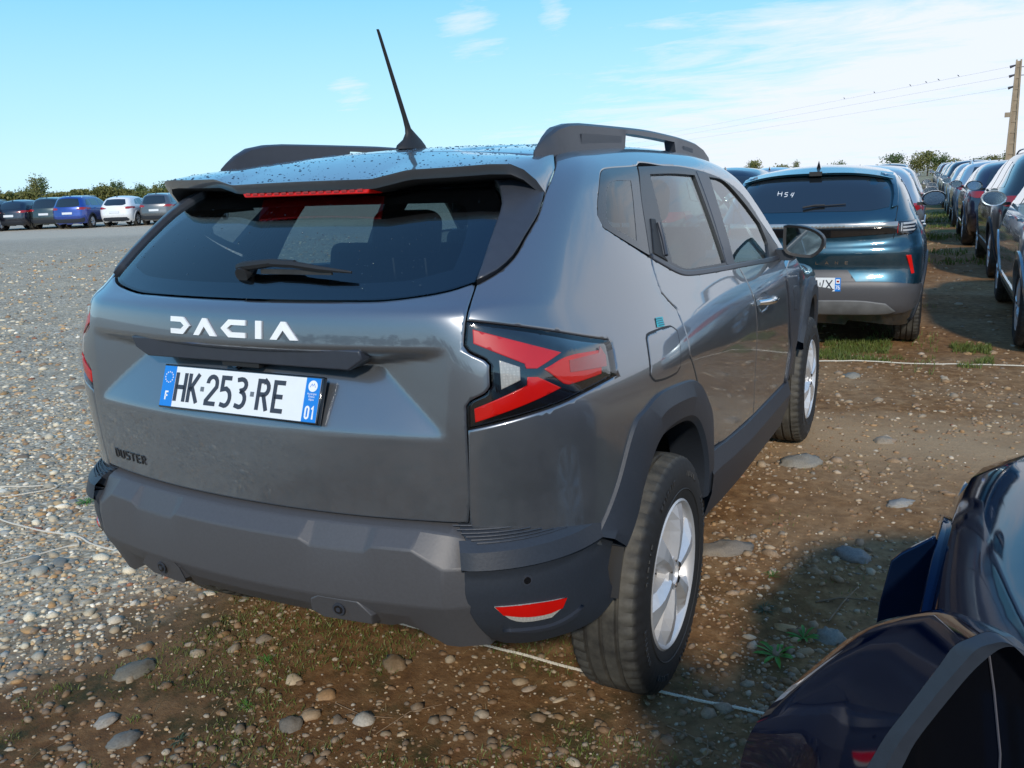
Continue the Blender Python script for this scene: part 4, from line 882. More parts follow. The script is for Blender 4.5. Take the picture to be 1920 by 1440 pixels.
me = bpy.data.meshes.new('ground'); V = np.stack([GX, GY, GZ], -1).reshape(-1, 3); me.vertices.add(len(V)); me.vertices.foreach_set('co', V.astype(np.float32).ravel())
ii = np.arange(nx_-1)[None, :]+np.arange(ny_-1)[:, None]*nx_; Q = np.stack([ii, ii+1, ii+1+nx_, ii+nx_], -1).reshape(-1, 4); nf = len(Q)
me.loops.add(nf*4); me.loops.foreach_set('vertex_index', Q.astype(np.int32).ravel()); me.polygons.add(nf); me.polygons.foreach_set('loop_start', np.arange(0, nf*4, 4, dtype=np.int32)); me.update(calc_edges=True)
me.polygons.foreach_set('use_smooth', [True]*nf)
def ground_mat():
    m, nt, b = new_mat('stony_soil'); t = nd(nt, 'ShaderNodeTexCoord'); s = nd(nt, 'ShaderNodeSeparateXYZ'); nt.links.new(t.outputs['Object'], s.inputs[0]); X, Y = s.outputs[0], s.outputs[1]
    def noise(sc, det=6, rough=.6, w=0.):
        n = nd(nt, 'ShaderNodeTexNoise'); n.inputs['Scale'].default_value = sc; n.inputs['Detail'].default_value = det; n.inputs['Roughness'].default_value = rough; n.inputs['Distortion'].default_value = w; nt.links.new(t.outputs['Object'], n.inputs['Vector']); return n.outputs[0]
    na, nb, nc = noise(1.1, 5), noise(14, 8, .7), noise(90, 5, .75)
    soil = ramp(nt, nb, [(.28, (.085, .038, .013)), (.50, (.205, .102, .037)), (.72, (.34, .20, .090))])
    soil = mixc(nt, ramp(nt, na, [(.42, (0, 0, 0)), (.66, (1, 1, 1))]), soil, ramp(nt, nb, [(.3, (.19, .112, .055)), (.7, (.36, .235, .125))]))
    soil = mixc(nt, m_(nt, 'MULTIPLY', ramp(nt, noise(3.1, 7, .7), [(.50, (0, 0, 0)), (.62, (1, 1, 1))]), m_(nt, 'MULTIPLY_ADD', Y, -.45, .9, True)), soil, (.045, .052, .018))   # mossy film
    # paler, compacted wheel tracks across the lane in front of the car
    tr = m_(nt, 'SUBTRACT', Y, m_(nt, 'MULTIPLY_ADD', na, 1.2, 3.0)); trk = ramp(nt, m_(nt, 'ABSOLUTE', tr), [(.1, (1, 1, 1)), (.85, (0, 0, 0))])
    soil = mixc(nt, m_(nt, 'MULTIPLY', trk, .85), soil, ramp(nt, nc, [(.3, (.31, .20, .105)), (.7, (.46, .32, .185))]))
    near_dark = m_(nt, 'MULTIPLY', m_(nt, 'ADD', m_(nt, 'MULTIPLY_ADD', Y, -.8, 1.15), m_(nt, 'MULTIPLY', m_(nt, 'SUBTRACT', na, .5), 2.2), None, True), .62); soil = mixc(nt, near_dark, soil, mixc(nt, 1.0, soil, (.48, .42, .36), 'MULTIPLY'))  # soil colour multiplied darker towards low Y, with a noise-broken edge
    # gravel as texture (where stones are too small or too far to be built)
    def vor(sc):
        v = nd(nt, 'ShaderNodeTexVoronoi'); v.inputs['Scale'].default_value = sc; nt.links.new(t.outputs['Object'], v.inputs['Vector']); return v
    v1, v2 = vor(34), vor(90)
    pal = [(0, (.26, .21, .15)), (.2, (.50, .45, .36)), (.4, (.36, .34, .30)), (.55, (.52, .39, .25)), (.7, (.62, .58, .49)), (.85, (.31, .30, .28)), (1, (.70, .66, .58))]
    def sw(v): 
        q = nd(nt, 'ShaderNodeSeparateColor'); nt.links.new(v.outputs['Color'], q.inputs[0]); return ramp(nt, q.outputs[0], pal, 'CONSTANT')
    grav = mixc(nt, ramp(nt, nb, [(.4, (0, 0, 0)), (.6, (1, 1, 1))]), sw(v1), sw(v2))
    grav = mixc(nt, m_(nt, 'MULTIPLY', ramp(nt, v1.outputs['Distance'], [(.35, (0, 0, 0)), (.75, (1, 1, 1))]), .6), grav, (.09, .065, .045))
    grav = mixc(nt, ramp(nt, noise(.5, 4), [(.4, (0, 0, 0)), (.7, (.5, .5, .5))]), grav, (.36, .31, .23))
    grav = mixc(nt, 1.0, grav, ramp(nt, noise(2.3, 9, .8), [(.36, (.80, .77, .72)), (.52, (1.2, 1.17, 1.08)), (.66, (1.5, 1.42, 1.28))]), 'MULTIPLY')
    gm = m_(nt, 'ADD', m_(nt, 'MULTIPLY_ADD', X, -1.9, -1.95), m_(nt, 'MULTIPLY', m_(nt, 'SUBTRACT', na, .5), 2.6), None, True)
    base = mixc(nt, gm, soil, grav)
    w = m_(nt, 'ADD', m_(nt, 'MULTIPLY', X, .57), m_(nt, 'MULTIPLY', Y, -.82)); w = m_(nt, 'ADD', w, m_(nt, 'MULTIPLY', noise(.18, 3), 5.))
    pale = ramp(nt, m_(nt, 'MULTIPLY', w, -.01), [(.20, (0, 0, 0)), (.27, (.35,)*3), (.30, (.35,)*3), (.34, (.85,)*3)]); far = mixc(nt, ramp(nt, m_(nt, 'MULTIPLY', w, -.01), [(.30, (0, 0, 0)), (.34, (1, 1, 1))]), mixc(nt, noise(6, 8, .8), (.22, .21, .18), (.42, .39, .33)), mixc(nt, noise(3, 8, .8), (.42, .36, .27), (.56, .50, .40)))
    base = mixc(nt, m_(nt, 'MULTIPLY', pale, m_(nt, 'MULTIPLY_ADD', X, -.08, -.3, True)), base, far)
    # a grassy verge far along the lane
    gv = m_(nt, 'MULTIPLY', m_(nt, 'MULTIPLY_ADD', Y, .25, -4.0, True), m_(nt, 'MULTIPLY_ADD', X, .25, 2.2, True)); base = mixc(nt, m_(nt, 'MULTIPLY', gv, ramp(nt, noise(.9, 6), [(.42, (0, 0, 0)), (.6, (1, 1, 1))])), base, (.10, .12, .035))
    nt.links.new(base, b.inputs['Base Color']); b.inputs['Roughness'].default_value = .88; b.inputs['Specular IOR Level'].default_value = .25
    bp = nd(nt, 'ShaderNodeBump'); bp.inputs['Strength'].default_value = .8; bp.inputs['Distance'].default_value = .010
    hgt = m_(nt, 'ADD', m_(nt, 'ADD', nb, m_(nt, 'MULTIPLY', nc, .5)), m_(nt, 'MULTIPLY', m_(nt, 'MULTIPLY', v1.outputs['Distance'], -1.2), gm)); nt.links.new(hgt, bp.inputs['Height']); nt.links.new(bp.outputs[0], b.inputs['Normal'])
    return m
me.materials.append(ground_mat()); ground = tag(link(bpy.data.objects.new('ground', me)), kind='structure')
# ---------------------------------------------------------------- stones
def stone_mat():
    m, nt, b = new_mat('river_stone'); a = nd(nt, 'ShaderNodeVertexColor'); a.layer_name = 'tone'; t = nd(nt, 'ShaderNodeTexCoord'); n = nd(nt, 'ShaderNodeTexNoise'); n.inputs['Scale'].default_value = 160; n.inputs['Detail'].default_value = 4; nt.links.new(t.outputs['Object'], n.inputs['Vector'])
    c = mixc(nt, .55, a.outputs['Color'], ramp(nt, n.outputs[0], [(.3, (.45,)*3), (.7, (1.,)*3)]), 'MULTIPLY'); nt.links.new(c, b.inputs['Base Color']); b.inputs['Roughness'].default_value = .72
    return m
M_STONE = stone_mat()
def ico(sub):
    bm = bmesh.new(); bmesh.ops.create_icosphere(bm, subdivisions=sub, radius=1); V = np.array([v.co[:] for v in bm.verts]); F = np.array([[v.index for v in f.verts] for f in bm.faces]); bm.free(); return V, F
PAL = 1.30*np.array([(.46,.43,.36),(.36,.32,.25),(.34,.22,.11),(.24,.235,.21),(.155,.165,.165),(.52,.50,.45),(.28,.19,.12),(.40,.30,.18),(.27,.28,.28),(.22,.10,.06),(.62,.60,.56),(.19,.15,.115)])
PW = np.array([.16,.15,.11,.13,.08,.09,.09,.09,.06,.02,.02,.06]); PW /= PW.sum()
def stones(name, pos, size, sub, cols, label, sink=.35, flat=(.42, .75)):
    V0, F0 = ico(sub); n = len(pos); r = rng
    a = r.uniform(0, 2*np.pi, n); ax = np.stack([size*r.uniform(.85, 1.5, n), size*r.uniform(.7, 1.05, n), size*r.uniform(*flat, n)], 1)
    jit = 1+r.normal(0, .10, (n, len(V0), 1)); P = V0[None]*jit*ax[:, None, :]
    tl = r.normal(0, .22, n); c, s = np.cos(tl), np.sin(tl); y, z = P[..., 1]*c[:, None]-P[..., 2]*s[:, None], P[..., 1]*s[:, None]+P[..., 2]*c[:, None]; P = np.stack([P[..., 0], y, z], -1)
    c, s = np.cos(a)[:, None], np.sin(a)[:, None]; P = np.stack([P[..., 0]*c-P[..., 1]*s, P[..., 0]*s+P[..., 1]*c, P[..., 2]], -1)
    P += pos[:, None, :]; P[..., 2] += (ax[:, 2]*(1-2*sink)*.5)[:, None]
    F = (F0[None]+(np.arange(n)*len(V0))[:, None, None]).reshape(-1, 3); me = bpy.data.meshes.new(name); me.vertices.add(n*len(V0)); me.vertices.foreach_set('co', P.astype(np.float32).ravel())
    me.loops.add(len(F)*3); me.loops.foreach_set('vertex_index', F.astype(np.int32).ravel()); me.polygons.add(len(F)); me.polygons.foreach_set('loop_start', np.arange(0, len(F)*3, 3, dtype=np.int32)); me.update(calc_edges=True)
    me.polygons.foreach_set('use_smooth', [True]*len(F)); ca = me.color_attributes.new('tone', 'FLOAT_COLOR', 'POINT'); C4 = np.ones((n, len(V0), 4), np.float32); C4[..., :3] = cols[:, None, :]; ca.data.foreach_set('color', C4.ravel())
    me.materials.append(M_STONE); o = link(bpy.data.objects.new(name, me)); return tag(o, label, kind='stuff') if label else o
def scatter(n, rmin, rmax, amin=-1.35, amax=.75):
    r = np.exp(rng.uniform(np.log(rmin), np.log(rmax), n)); a = YAW+rng.uniform(amin, amax, n)*1.0
    return CP[0]+r*np.sin(a), CP[1]+r*np.cos(a), r
def colors(n, soil):
    c = PAL[rng.choice(len(PAL), n, p=PW)]*rng.uniform(.7, 1.25, (n, 1))*np.array([1.16, 1.08, .94]); return c*(1-soil[:, None])+np.array([.25, .145, .070])*soil[:, None]
def dens(x, y):
    g = gravel_mask(x, y); cl = vnoise(x, y, .45, 8); cl2 = vnoise(x, y, 1.6, 9)
    d = .10+.75*np.clip(cl-.38, 0, 1)+.5*np.clip(cl2-.5, 0, 1); tr = np.exp(-((y-3.55)/.35)**2)*(x > .8); d = d*(1-.8*tr); 
    return np.where(x > -9, g+(1-g)*d, g*.8), g
x, y, r = scatter(88000, .75, 30); d, g = dens(x, y); k = rng.random(len(x)) < d; x, y, r, g = x[k], y[k], r[k], g[k]; sz = np.minimum(np.exp(rng.normal(np.log(.0088), .45, len(x)))*np.clip((r/2.6)**.45, .8, 2.6), .04)
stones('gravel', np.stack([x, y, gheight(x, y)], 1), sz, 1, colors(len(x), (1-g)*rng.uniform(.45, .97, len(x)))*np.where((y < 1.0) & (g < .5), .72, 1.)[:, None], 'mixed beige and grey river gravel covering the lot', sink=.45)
x, y, r = scatter(46000, .7, 7.5, -.75, .6); d, g = dens(x, y); k = rng.random(len(x)) < np.clip(d*1.2+.1, 0, 1); x, y, r, g = x[k], y[k], r[k], g[k]; sz = np.exp(rng.normal(np.log(.0042), .35, len(x)))*np.clip(r/2.5, .8, 2)
V1 = np.stack([x, y, gheight(x, y)], 1); 
stones('grit', V1[:30000], sz[:30000], 1, colors(len(x), (1-g)*rng.uniform(.3, 1., len(x)))[:30000], 'fine grit and crumbs of brown soil between stones')
x, y, r = scatter(1900, 1.1, 16, -.9, .6); d, g = dens(x, y); k = rng.random(len(x)) < np.clip(g*.75+(1-g)*d*.45, 0, 1); x, y, r, g = x[k], y[k], r[k], g[k]; sz = np.clip(np.exp(rng.normal(np.log(.020), .35, len(x))), .010, .045)*np.clip((r/3)**.3, .75, 1.6)
stones('cobbles', np.stack([x, y, gheight(x, y)], 1), sz, 2, colors(len(x), (1-g)*rng.uniform(.25, .8, len(x))), 'rounded cobbles strewn over gravel and soil', sink=.66)
for (x, y, s_, c_, lab) in ((.04,.57,.062,(.33,.22,.12),'tan pointed stone under the rear bumper of the dark grey SUV'), (-.05,.18,.045,(.26,.22,.17),'oval brown stone below the number plate, near the bottom edge'),
    (-.72,.20,.060,(.27,.24,.18),'large half buried grey brown stone at the lower left'), (-.58,-.02,.040,(.52,.46,.38),'pale pinkish stone beside the green weeds at lower left'), (-.45,-.06,.042,(.28,.26,.22),'flat grey stone just right of the pale pinkish stone'),
    (.92,3.05,.11,(.42,.38,.31),'long flat pale stone right of the front wheel'), (.80,1.86,.095,(.34,.29,.23),'broad flat stone right of the rear tyre'), (1.28,1.98,.075,(.35,.32,.29),'flat grey stone left of the dark car at the right edge'),
    (1.42,2.62,.06,(.46,.44,.40),'small white stone in the lane left of the dark car'), (1.28,1.30,.055,(.36,.33,.27),'flat grey stone behind the two rosette weeds'), (1.28,3.62,.07,(.46,.38,.28),'pale orange stone on the track ahead of the wheel'), (.95,5.2,.08,(.40,.37,.30),'flat stone in the grass before the teal car')):
    P_ = np.array([[x, y, float(gheight(x, y))]]); o = stones('stone', P_, np.array([s_])*.85, 3, np.array([c_])*.62, None, sink=.6, flat=(.42, .55)); tag(o, lab, 'stone')
# ---------------------------------------------------------------- grass, weeds, twigs
def leafmat(name, c, sss=.0):
    m, nt, b = new_mat(name); t = nd(nt, 'ShaderNodeTexCoord'); n = nd(nt, 'ShaderNodeTexNoise'); n.inputs['Scale'].default_value = 18; nt.links.new(t.outputs['Object'], n.inputs['Vector'])
    cc = ramp(nt, n.outputs[0], [(.3, tuple(x*.6 for x in c)), (.7, tuple(x*1.35 for x in c))]); nt.links.new(cc, b.inputs['Base Color']); b.inputs['Roughness'].default_value = .55
    b.inputs['Transmission Weight'].default_value = 0; tl = nd(nt, 'ShaderNodeBsdfTranslucent'); nt.links.new(cc, tl.inputs[0]); mx = nd(nt, 'ShaderNodeMixShader'); mx.inputs[0].default_value = .28
    o = nt.nodes['Material Output']; nt.links.new(b.outputs[0], mx.inputs[1]); nt.links.new(tl.outputs[0], mx.inputs[2]); nt.links.new(mx.outputs[0], o.inputs[0]); return m
M_GRASS = leafmat('grass_blade', (.13, .17, .035)); M_DRY = leafmat('dry_straw', (.26, .19, .085)); M_WEED = leafmat('weed_leaf', (.09, .26, .035)); M_THYME = leafmat('grey_green_leaf', (.075, .115, .060))
def blades(name, pts, h, mat, label, w=.0014, lean=.5):
    n = len(pts); a = rng.uniform(0, 2*np.pi, n); b_ = rng.uniform(0, 2*np.pi, n); hh = h*rng.uniform(.45, 1.3, n); le = lean*rng.uniform(.2, 1.3, n); V = np.zeros((n, 5, 3))
    dx, dy = np.cos(a), np.sin(a); wx, wy = np.cos(b_)*w, np.sin(b_)*w; z = pts[:, 2]
    for j, (t, ww) in enumerate(((0, 1), (0, -1), (.55, .75), (.55, -.75), (1, 0))):
        o = le*hh*t*t; V[:, j, 0] = pts[:, 0]+dx*o+wx*ww; V[:, j, 1] = pts[:, 1]+dy*o+wy*ww; V[:, j, 2] = z-.002+hh*t*(1-.25*t*le)
    F = np.concatenate([np.array([[0, 1, 3], [0, 3, 2], [2, 3, 4]])[None]+(np.arange(n)*5)[:, None, None]]).reshape(-1, 3)
    me = bpy.data.meshes.new(name); me.vertices.add(n*5); me.vertices.foreach_set('co', V.astype(np.float32).ravel()); me.loops.add(len(F)*3); me.loops.foreach_set('vertex_index', F.astype(np.int32).ravel()); me.polygons.add(len(F)); me.polygons.foreach_set('loop_start', np.arange(0, len(F)*3, 3, dtype=np.int32)); me.update(calc_edges=True); me.materials.append(mat)
    return tag(link(bpy.data.objects.new(name, me)), label, kind='stuff')
def gpts(n, x0, x1, y0, y1, sc, thr, seed):
    x = rng.uniform(x0, x1, n); y = rng.uniform(y0, y1, n); k = vnoise(x, y, sc, seed)+.35*(vnoise(x, y, sc*.25, seed+1)-.5) > thr; x, y = x[k], y[k]; return np.stack([x, y, gheight(x, y)], 1)
blades('grass', np.vstack([gpts(17000, -.95, 1.0, -.4, 1.0, .28, .47, 20), gpts(1500, .9, 2.0, .6, 3.2, .2, .66, 24)]), .022, M_GRASS, 'sparse thin grass sprouting from the brown soil behind the car', lean=.9)
blades('grass', np.vstack([gpts(7000, .6, 1.9, 5.75, 6.7, .22, .52, 30), gpts(5000, -1.4, 1.5, 5.4, 9.5, .4, .60, 33)]), .055, M_GRASS, 'green grass patch under and before the teal car', w=.003, lean=.7)
blades('grass', gpts(16000, -3, 2.2, 13.5, 30, .8, .50, 36), .10, M_GRASS, 'grassy strip between the parked rows far down the lane', w=.010, lean=.6)
blades('dry_grass', np.vstack([gpts(2600, -1.0, 1.9, -.4, 3.5, .3, .52, 40), gpts(1500, -1.2, 2.1, 3.0, 8.0, .5, .5, 44)]), .03, M_DRY, 'dry straw bits lying on the soil', w=.0011, lean=2.2)
def weed(x, y, R_, n, mat, label, up=.6, wid=.20, group=None):
    z = float(gheight(x, y)); e = tag(empty('weed_plant', (x, y, z)), label, 'weed', group)
    prof = [(0, .12), (.25, .55), (.55, 1.), (.8, .8), (1, 0)]; V = []; F = []
    for t, w_ in prof: V += [(R_*t, -R_*wid*.5*w_, R_*(up*t*(1-.75*t*t))+.0), (R_*t, 0, R_*(up*t*(1-.75*t*t))-.08*R_*w_*wid*2), (R_*t, R_*wid*.5*w_, R_*(up*t*(1-.75*t*t)))]
    for i in range(4): F += [(3*i, 3*i+1, 3*i+4, 3*i+3), (3*i+1, 3*i+2, 3*i+5, 3*i+4)]
    o0 = mesh_obj('leaf', V, F, mat, e, True)
    for k in range(n):
        o = o0 if k == 0 else o0.copy()
        if k: COL.objects.link(o); o.parent = e
        s = random.uniform(.6, 1.1); o.scale = (s, s*random.uniform(.8, 1.1), s*random.uniform(.5, 1.3)); o.rotation_euler = (random.uniform(-.25, .25), random.uniform(-.3, .15), k*2.399+random.uniform(-.3, .3))
    return e
weed(1.14, 1.12, .075, 13, M_WEED, 'bright green rosette weed left of the dark mirror')
weed(1.20, 1.27, .058, 11, M_WEED, 'smaller green rosette just behind the bright rosette weed')
weed(1.02, 1.70, .038, 22, M_WEED, 'low tufty green weed beside the rear tyre', .9, .07)
weed(-.36, .42, .036, 26, M_WEED, 'spiky green tuft behind the bumper left of the tan stone', 1.0, .08)
weed(-.24, .20, .034, 20, M_WEED, 'green spiky weed at the bottom, left of the oval stone', 1.0, .09)
weed(-.30, .0, .040, 16, M_THYME, 'grey green weed among grass at the bottom left', .9, .14)
weed(-2.30, 1.22, .060, 34, M_WEED, 'small green weed in the gravel left of the bumper', .7, .10)
weed(.77, .28, .055, 12, M_THYME, 'broad leaved weed at the bottom centre', .5, .38)
weed(.90, .35, .035, 9, M_THYME, 'small broad leaved weed right of the bottom centre one', .5, .34)
weed(1.04, 1.42, .05, 40, M_THYME, 'creeping grey green weed between tyre and rosettes', .3, .07)
def twig(pts, r, label, mat=None):
    m = MB().tube([(x, y, float(gheight(x, y))+z) for x, y, z in pts], [r, r*.9, r*.7, r*.4][:len(pts)] if len(pts) <= 4 else r, 5); tag(m.build('twig', mat or M_TWIG, None, True), label, 'twig')
M_TWIG = simple('dry_wood', (.20, .13, .075), .8, noise=.3)
twig([(1.20,1.55,.004),(1.28,1.60,.012),(1.36,1.62,.008),(1.48,1.60,.004)], .0032, 'thin dry twig above the rosette weeds')
twig([(1.26,1.42,.003),(1.29,1.56,.015),(1.33,1.68,.022)], .0028, 'forked dry twig leaning over the long twig'); twig([(1.05,.60,.003),(1.07,.52,.018),(1.05,.46,.030)], .0022, 'upright dry stalk near the bottom right rope')
twig([(.93,.62,.003),(1.0,.60,.006),(1.09,.57,.003)], .0018, 'pale dry stem lying beside the rear tyre'); twig([(.20,.25,.003),(.24,.36,.016),(.30,.44,.008)], .0016, 'brown stem in the grass behind the bumper'); twig([(.0,.32,.003),(.12,.30,.006),(.2,.33,.003)], .0014, 'thin pale stem lying left of centre')
# ---------------------------------------------------------------- rope lines on the ground
M_ROPE = simple('rope_fibre', (.56, .52, .44), .85, noise=.15, nscale=300)
def rope(pts, label, rr=.0042):
    P = dense([(x, y, 0) for x, y in pts], 14); 
    seg = np.hypot(*np.diff(P[:, :2], axis=0).T); L = np.concatenate([[0], np.cumsum(seg)]); n = int(L[-1]/.008); s = np.linspace(0, L[-1], n)
    X = np.interp(s, L, P[:, 0]); Y = np.interp(s, L, P[:, 1]); Z = gheight(X, Y)+rr*1.6+.004*vnoise(X, Y, .12, 60); tx, ty = np.gradient(X), np.gradient(Y); l = np.hypot(tx, ty); nx, ny = -ty/l, tx/l
    e = tag(empty('rope', (0, 0, 0)), label, 'rope')
    for k in range(3):
        a = s/.022*2*np.pi/1.6+k*2*np.pi/3; MB().tube([(X[i]+nx[i]*rr*.55*math.cos(a[i]), Y[i]+ny[i]*rr*.55*math.cos(a[i]), Z[i]+rr*.55*math.sin(a[i])) for i in range(n)], rr*.62, 5).build('strand', M_ROPE, e, True)
rope([(1.75,.74),(1.15,.77),(.87,.765),(.21,.79),(-.6,.82),(-1.3,.85),(-1.76,.86),(-1.96,.90),(-2.22,.88),(-2.51,.89),(-2.75,.97)], 'twisted white rope running under the rear wheel of the dark grey SUV')
rope([(-1.93,.88),(-1.86,.84),(-1.90,.80),(-1.95,.66),(-2.0,.54),(-2.1,.45)], 'loose white rope end curling over gravel at left edge', .0036)
rope([(-2.95,1.06),(-2.81,1.10),(-2.66,1.27),(-2.72,1.33),(-2.88,1.24),(-3.1,1.18)], 'narrow loop of white rope, uppermost at the left edge', .0036)
rope([(.55,5.60),(.95,5.72),(1.5,5.80),(2.03,5.92),(2.8,6.05)], 'white rope across the lane ahead of the front wheel', .005)
# ---------------------------------------------------------------- power pole and lines, birds
M_CONC = simple('pole_concrete', (.30, .235, .165), .9, noise=.2, nscale=2); M_INS = simple('insulator', (.04, .04, .05), .4); M_WIRE = simple('line_wire', (.22, .24, .27), .6)
pole = tag(empty('power_pole', (5.06, 77.5, 0)), 'weathered concrete power pole at the right edge', 'power pole')
m = MB(); 
for s in (-1, 1): m.add([(s*.30-.07,-.22,0),(s*.30+.07,-.22,0),(s*.30+.07,.22,0),(s*.30-.07,.22,0),(s*.15-.05,-.14,9.1),(s*.15+.05,-.14,9.1),(s*.15+.05,.14,9.1),(s*.15-.05,.14,9.1)], [(0,3,2,1),(4,5,6,7),(0,1,5,4),(1,2,6,5),(2,3,7,6),(3,0,4,7)])
m.add([(-.26,-.10,0),(.26,-.10,0),(.26,.10,0),(-.26,.10,0),(-.13,-.06,9.0),(.13,-.06,9.0),(.13,.06,9.0),(-.13,.06,9.0)], [(0,3,2,1),(4,5,6,7),(0,1,5,4),(1,2,6,5),(2,3,7,6),(3,0,4,7)]); m.build('shaft', M_CONC, pole)
m = MB()
for k in range(11):
    z = .6+k*.8; w_ = .30-.15*z/9.1; MB().box((0, 0, z), (w_*2, .30-.12*z/9.1, .16)).build('web', M_CONC, pole)
for z, L in ((8.72,.42),(8.03,.42),(7.18,.42)):
    a = MB().tube([(-.15,0,z),(-.15-L,0,z-.12)], [.05,.11], 8).build('insulator', M_INS, pole)
for z in (8.55, 7.95): a = MB().box((.42, 0, z), (.6, .06, .05)).build('cross_arm', M_INS, pole); MB().tube([(.68,0,z),(.68,0,z-.3)], .07, 8).build('insulator', M_INS, a)
MB().box((-.42,0,5.1), (.42,.3,.35)).build('junction_box', M_CONC, pole)
for z0, y1 in ((8.62, 232), (7.93, 241), (7.08, 262)):
    wi = MB(); A = Vector((4.5, 77.5, z0)); Bv = Vector((-330, 520, 1.5+(8.7 if y1 == 232 else 8.0 if y1 == 241 else 7.1)+4)); pts = []
    for i in range(41): t = i/40; q = A.lerp(Bv, t); q.z -= 9*t*(1-t)*4*.28; pts.append(q)
    tag(wi.tube(pts, .006, 4).build('power_line', M_WIRE, None), {232: 'topmost power line, with small birds sitting on it', 241: 'middle one of the three power lines', 262: 'lowest one of the three power lines'}[y1], 'power line')
    if y1 == 232: top_pts = pts
def bird(q, rz):
    m = MB(); pr = [(-.16,.012),(-.08,.02),(-.04,.045),(.02,.055),(.06,.04),(.085,.036),(.11,.03),(.135,.008)]; N_ = 8
    V = [(x, r*math.cos(2*math.pi*k/N_), r*math.sin(2*math.pi*k/N_)+x*.7) for x, r in pr for k in range(N_)]; m.add(V, [(i*N_+k, i*N_+(k+1) % N_, (i+1)*N_+(k+1) % N_, (i+1)*N_+k) for i in range(len(pr)-1) for k in range(N_)])
    o = m.build('bird', M_INS, None, True); o.location = q; o.rotation_euler = (0, 0, rz); o.scale = (.85, .85, .85); tag(o, 'small dark bird perched on the topmost power line', 'bird', 'birds on the power line')
for t in (.0105, .015, .018, .022, .032, .0415):
    i = t*40; a = top_pts[int(i)].lerp(top_pts[int(i)+1], i % 1); bird(a+Vector((0, 0, .10)), 2.3)
# ---------------------------------------------------------------- trees
M_BARK = simple('bark', (.12, .09, .065), .9, noise=.3)
M_LEAFS = [leafmat('foliage_green', (.105, .15, .045)), leafmat('foliage_olive', (.19, .19, .055)), leafmat('foliage_dark', (.045, .080, .028))]
def crown_mesh(seed, H, wd, kind):
    r = np.random.default_rng(seed); n = 1500 if kind != 2 else 1100
    cl = r.normal(0, 1, (16, 3))*[.34*wd, .34*wd, .26*H]; cl[:, 2] = np.clip(cl[:, 2]+H*.60, H*.22, H*.93); taper = 1-.55*np.clip((cl[:, 2]-H*.5)/(H*.5), 0, 1); cl[:, :2] *= taper[:, None]
    c = cl[r.integers(0, 16, n)]+r.normal(0, 1, (n, 3))*[.15*wd, .15*wd, .10*H]
    s = r.uniform(.09, .24, n); A = r.normal(0, 1, (n, 3)); A /= np.linalg.norm(A, axis=1, keepdims=True); B = np.cross(A, r.normal(0, 1, (n, 3))); B /= np.linalg.norm(B, axis=1, keepdims=True)
    V = np.stack([c+A*s[:, None], c+B*s[:, None]*.7, c-A*s[:, None], c-B*s[:, None]*.7], 1).reshape(-1, 3); F = (np.arange(4)[None]+(np.arange(n)*4)[:, None])
    me = bpy.data.meshes.new('crown'); me.from_pydata(V.tolist(), [], F.tolist()); me.update(); return me
TREES = [(crown_mesh(1, 5.2, 3.6, 0), 5.2), (crown_mesh(2, 4.2, 4.2, 0), 4.2), (crown_mesh(3, 6.6, 2.4, 2), 6.6), (crown_mesh(4, 3.4, 4.6, 1), 3.4)]
CM = {}
def tree(x, y, k, s, mi, label, grp):
    e = tag(empty('tree', (x, y, 0), random.uniform(0, 6.28)), label, 'tree', grp); e.scale = (s, s, s)
    if (k, mi) not in CM:
        me = TREES[k][0].copy(); me.materials.clear(); me.materials.append(M_LEAFS[mi]); CM[(k, mi)] = me
        H = TREES[k][1]; tb = MB().tube([(0,0,0),(.05,.03,H*.35),(-.04,.06,H*.62),(.02,0,H*.9)], [.15,.11,.07,.02], 7)
        for j in range(5): a = j*1.3; tb.tube([(0,0,H*(.3+.1*j)),(.5*math.cos(a),.5*math.sin(a),H*(.42+.1*j))], [.05,.02], 5)
        CM[(k, mi, 't')] = tb.build('trunk', M_BARK, e).data; o = bpy.data.objects.new('crown', me); link(o, e)
    else: link(bpy.data.objects.new('trunk', CM[(k, mi, 't')]), e); link(bpy.data.objects.new('crown', CM[(k, mi)]), e)
    return e
P1, P2 = Vector((-121, 66)), Vector((-99, 97))
for i in range(100):
    t = i/99+random.uniform(-.008, .008); row = i % 2; q = P1.lerp(P2, t*1.12-.06); n_ = Vector((-.82, .57)).normalized()*(row*4+random.uniform(-1, 1)); q = q+n_*1.0
    k = random.choice([0, 3, 1, 2, 1, 3]); s = random.uniform(.48, .70)*(1.0 if row else .8)
    if i in (38, 39): k, s = 2, .70
    if i < 4: k, s = 0, .85
    mi = random.choice([0, 1, 0, 2]) if row else random.choice([1, 0, 1]); tree(q.x, q.y, k, s, mi, 'tree in the low tree line behind the parked cars at left', 'tree line at the left horizon')
for x, y, k, s, mi, lab in ((-28.5,145.5,1,.9,1,'lone olive tree right of the long roof rail, above the far roofs'), (-24,146,3,.85,1,'thin low tree behind the roof of the teal car, left of its fin'), (-22,147,2,.55,1,'slim bare tree behind the teal car roof'), (-15.6,147.6,0,.66,0,'small tree top above the middle of the teal roof'),
    (-7.3,148,1,.92,2,'round dark green tree at the right end of the teal roof'), (-4.2,148,0,.74,1,'olive tree, left one of the clump over the far lane'), (-2.7,149,1,.98,1,'broad olive tree in the middle of the clump over the far lane'), (-1.0,148.5,0,.76,0,'green tree, right one of the clump over the far lane'),
    (.8,150,3,.8,1,'low olive bush right of the far tree clump'), (5.9,148.5,1,.7,1,'pale low tree between far car roofs near the pole'), (7.6,149,2,.55,1,'thin small tree beside the power pole'), (4.2,151,3,.8,0,'low green bush left of the power pole')):
    tree(x, y, k, s*.82, mi if mi != 2 else 0, lab, None)
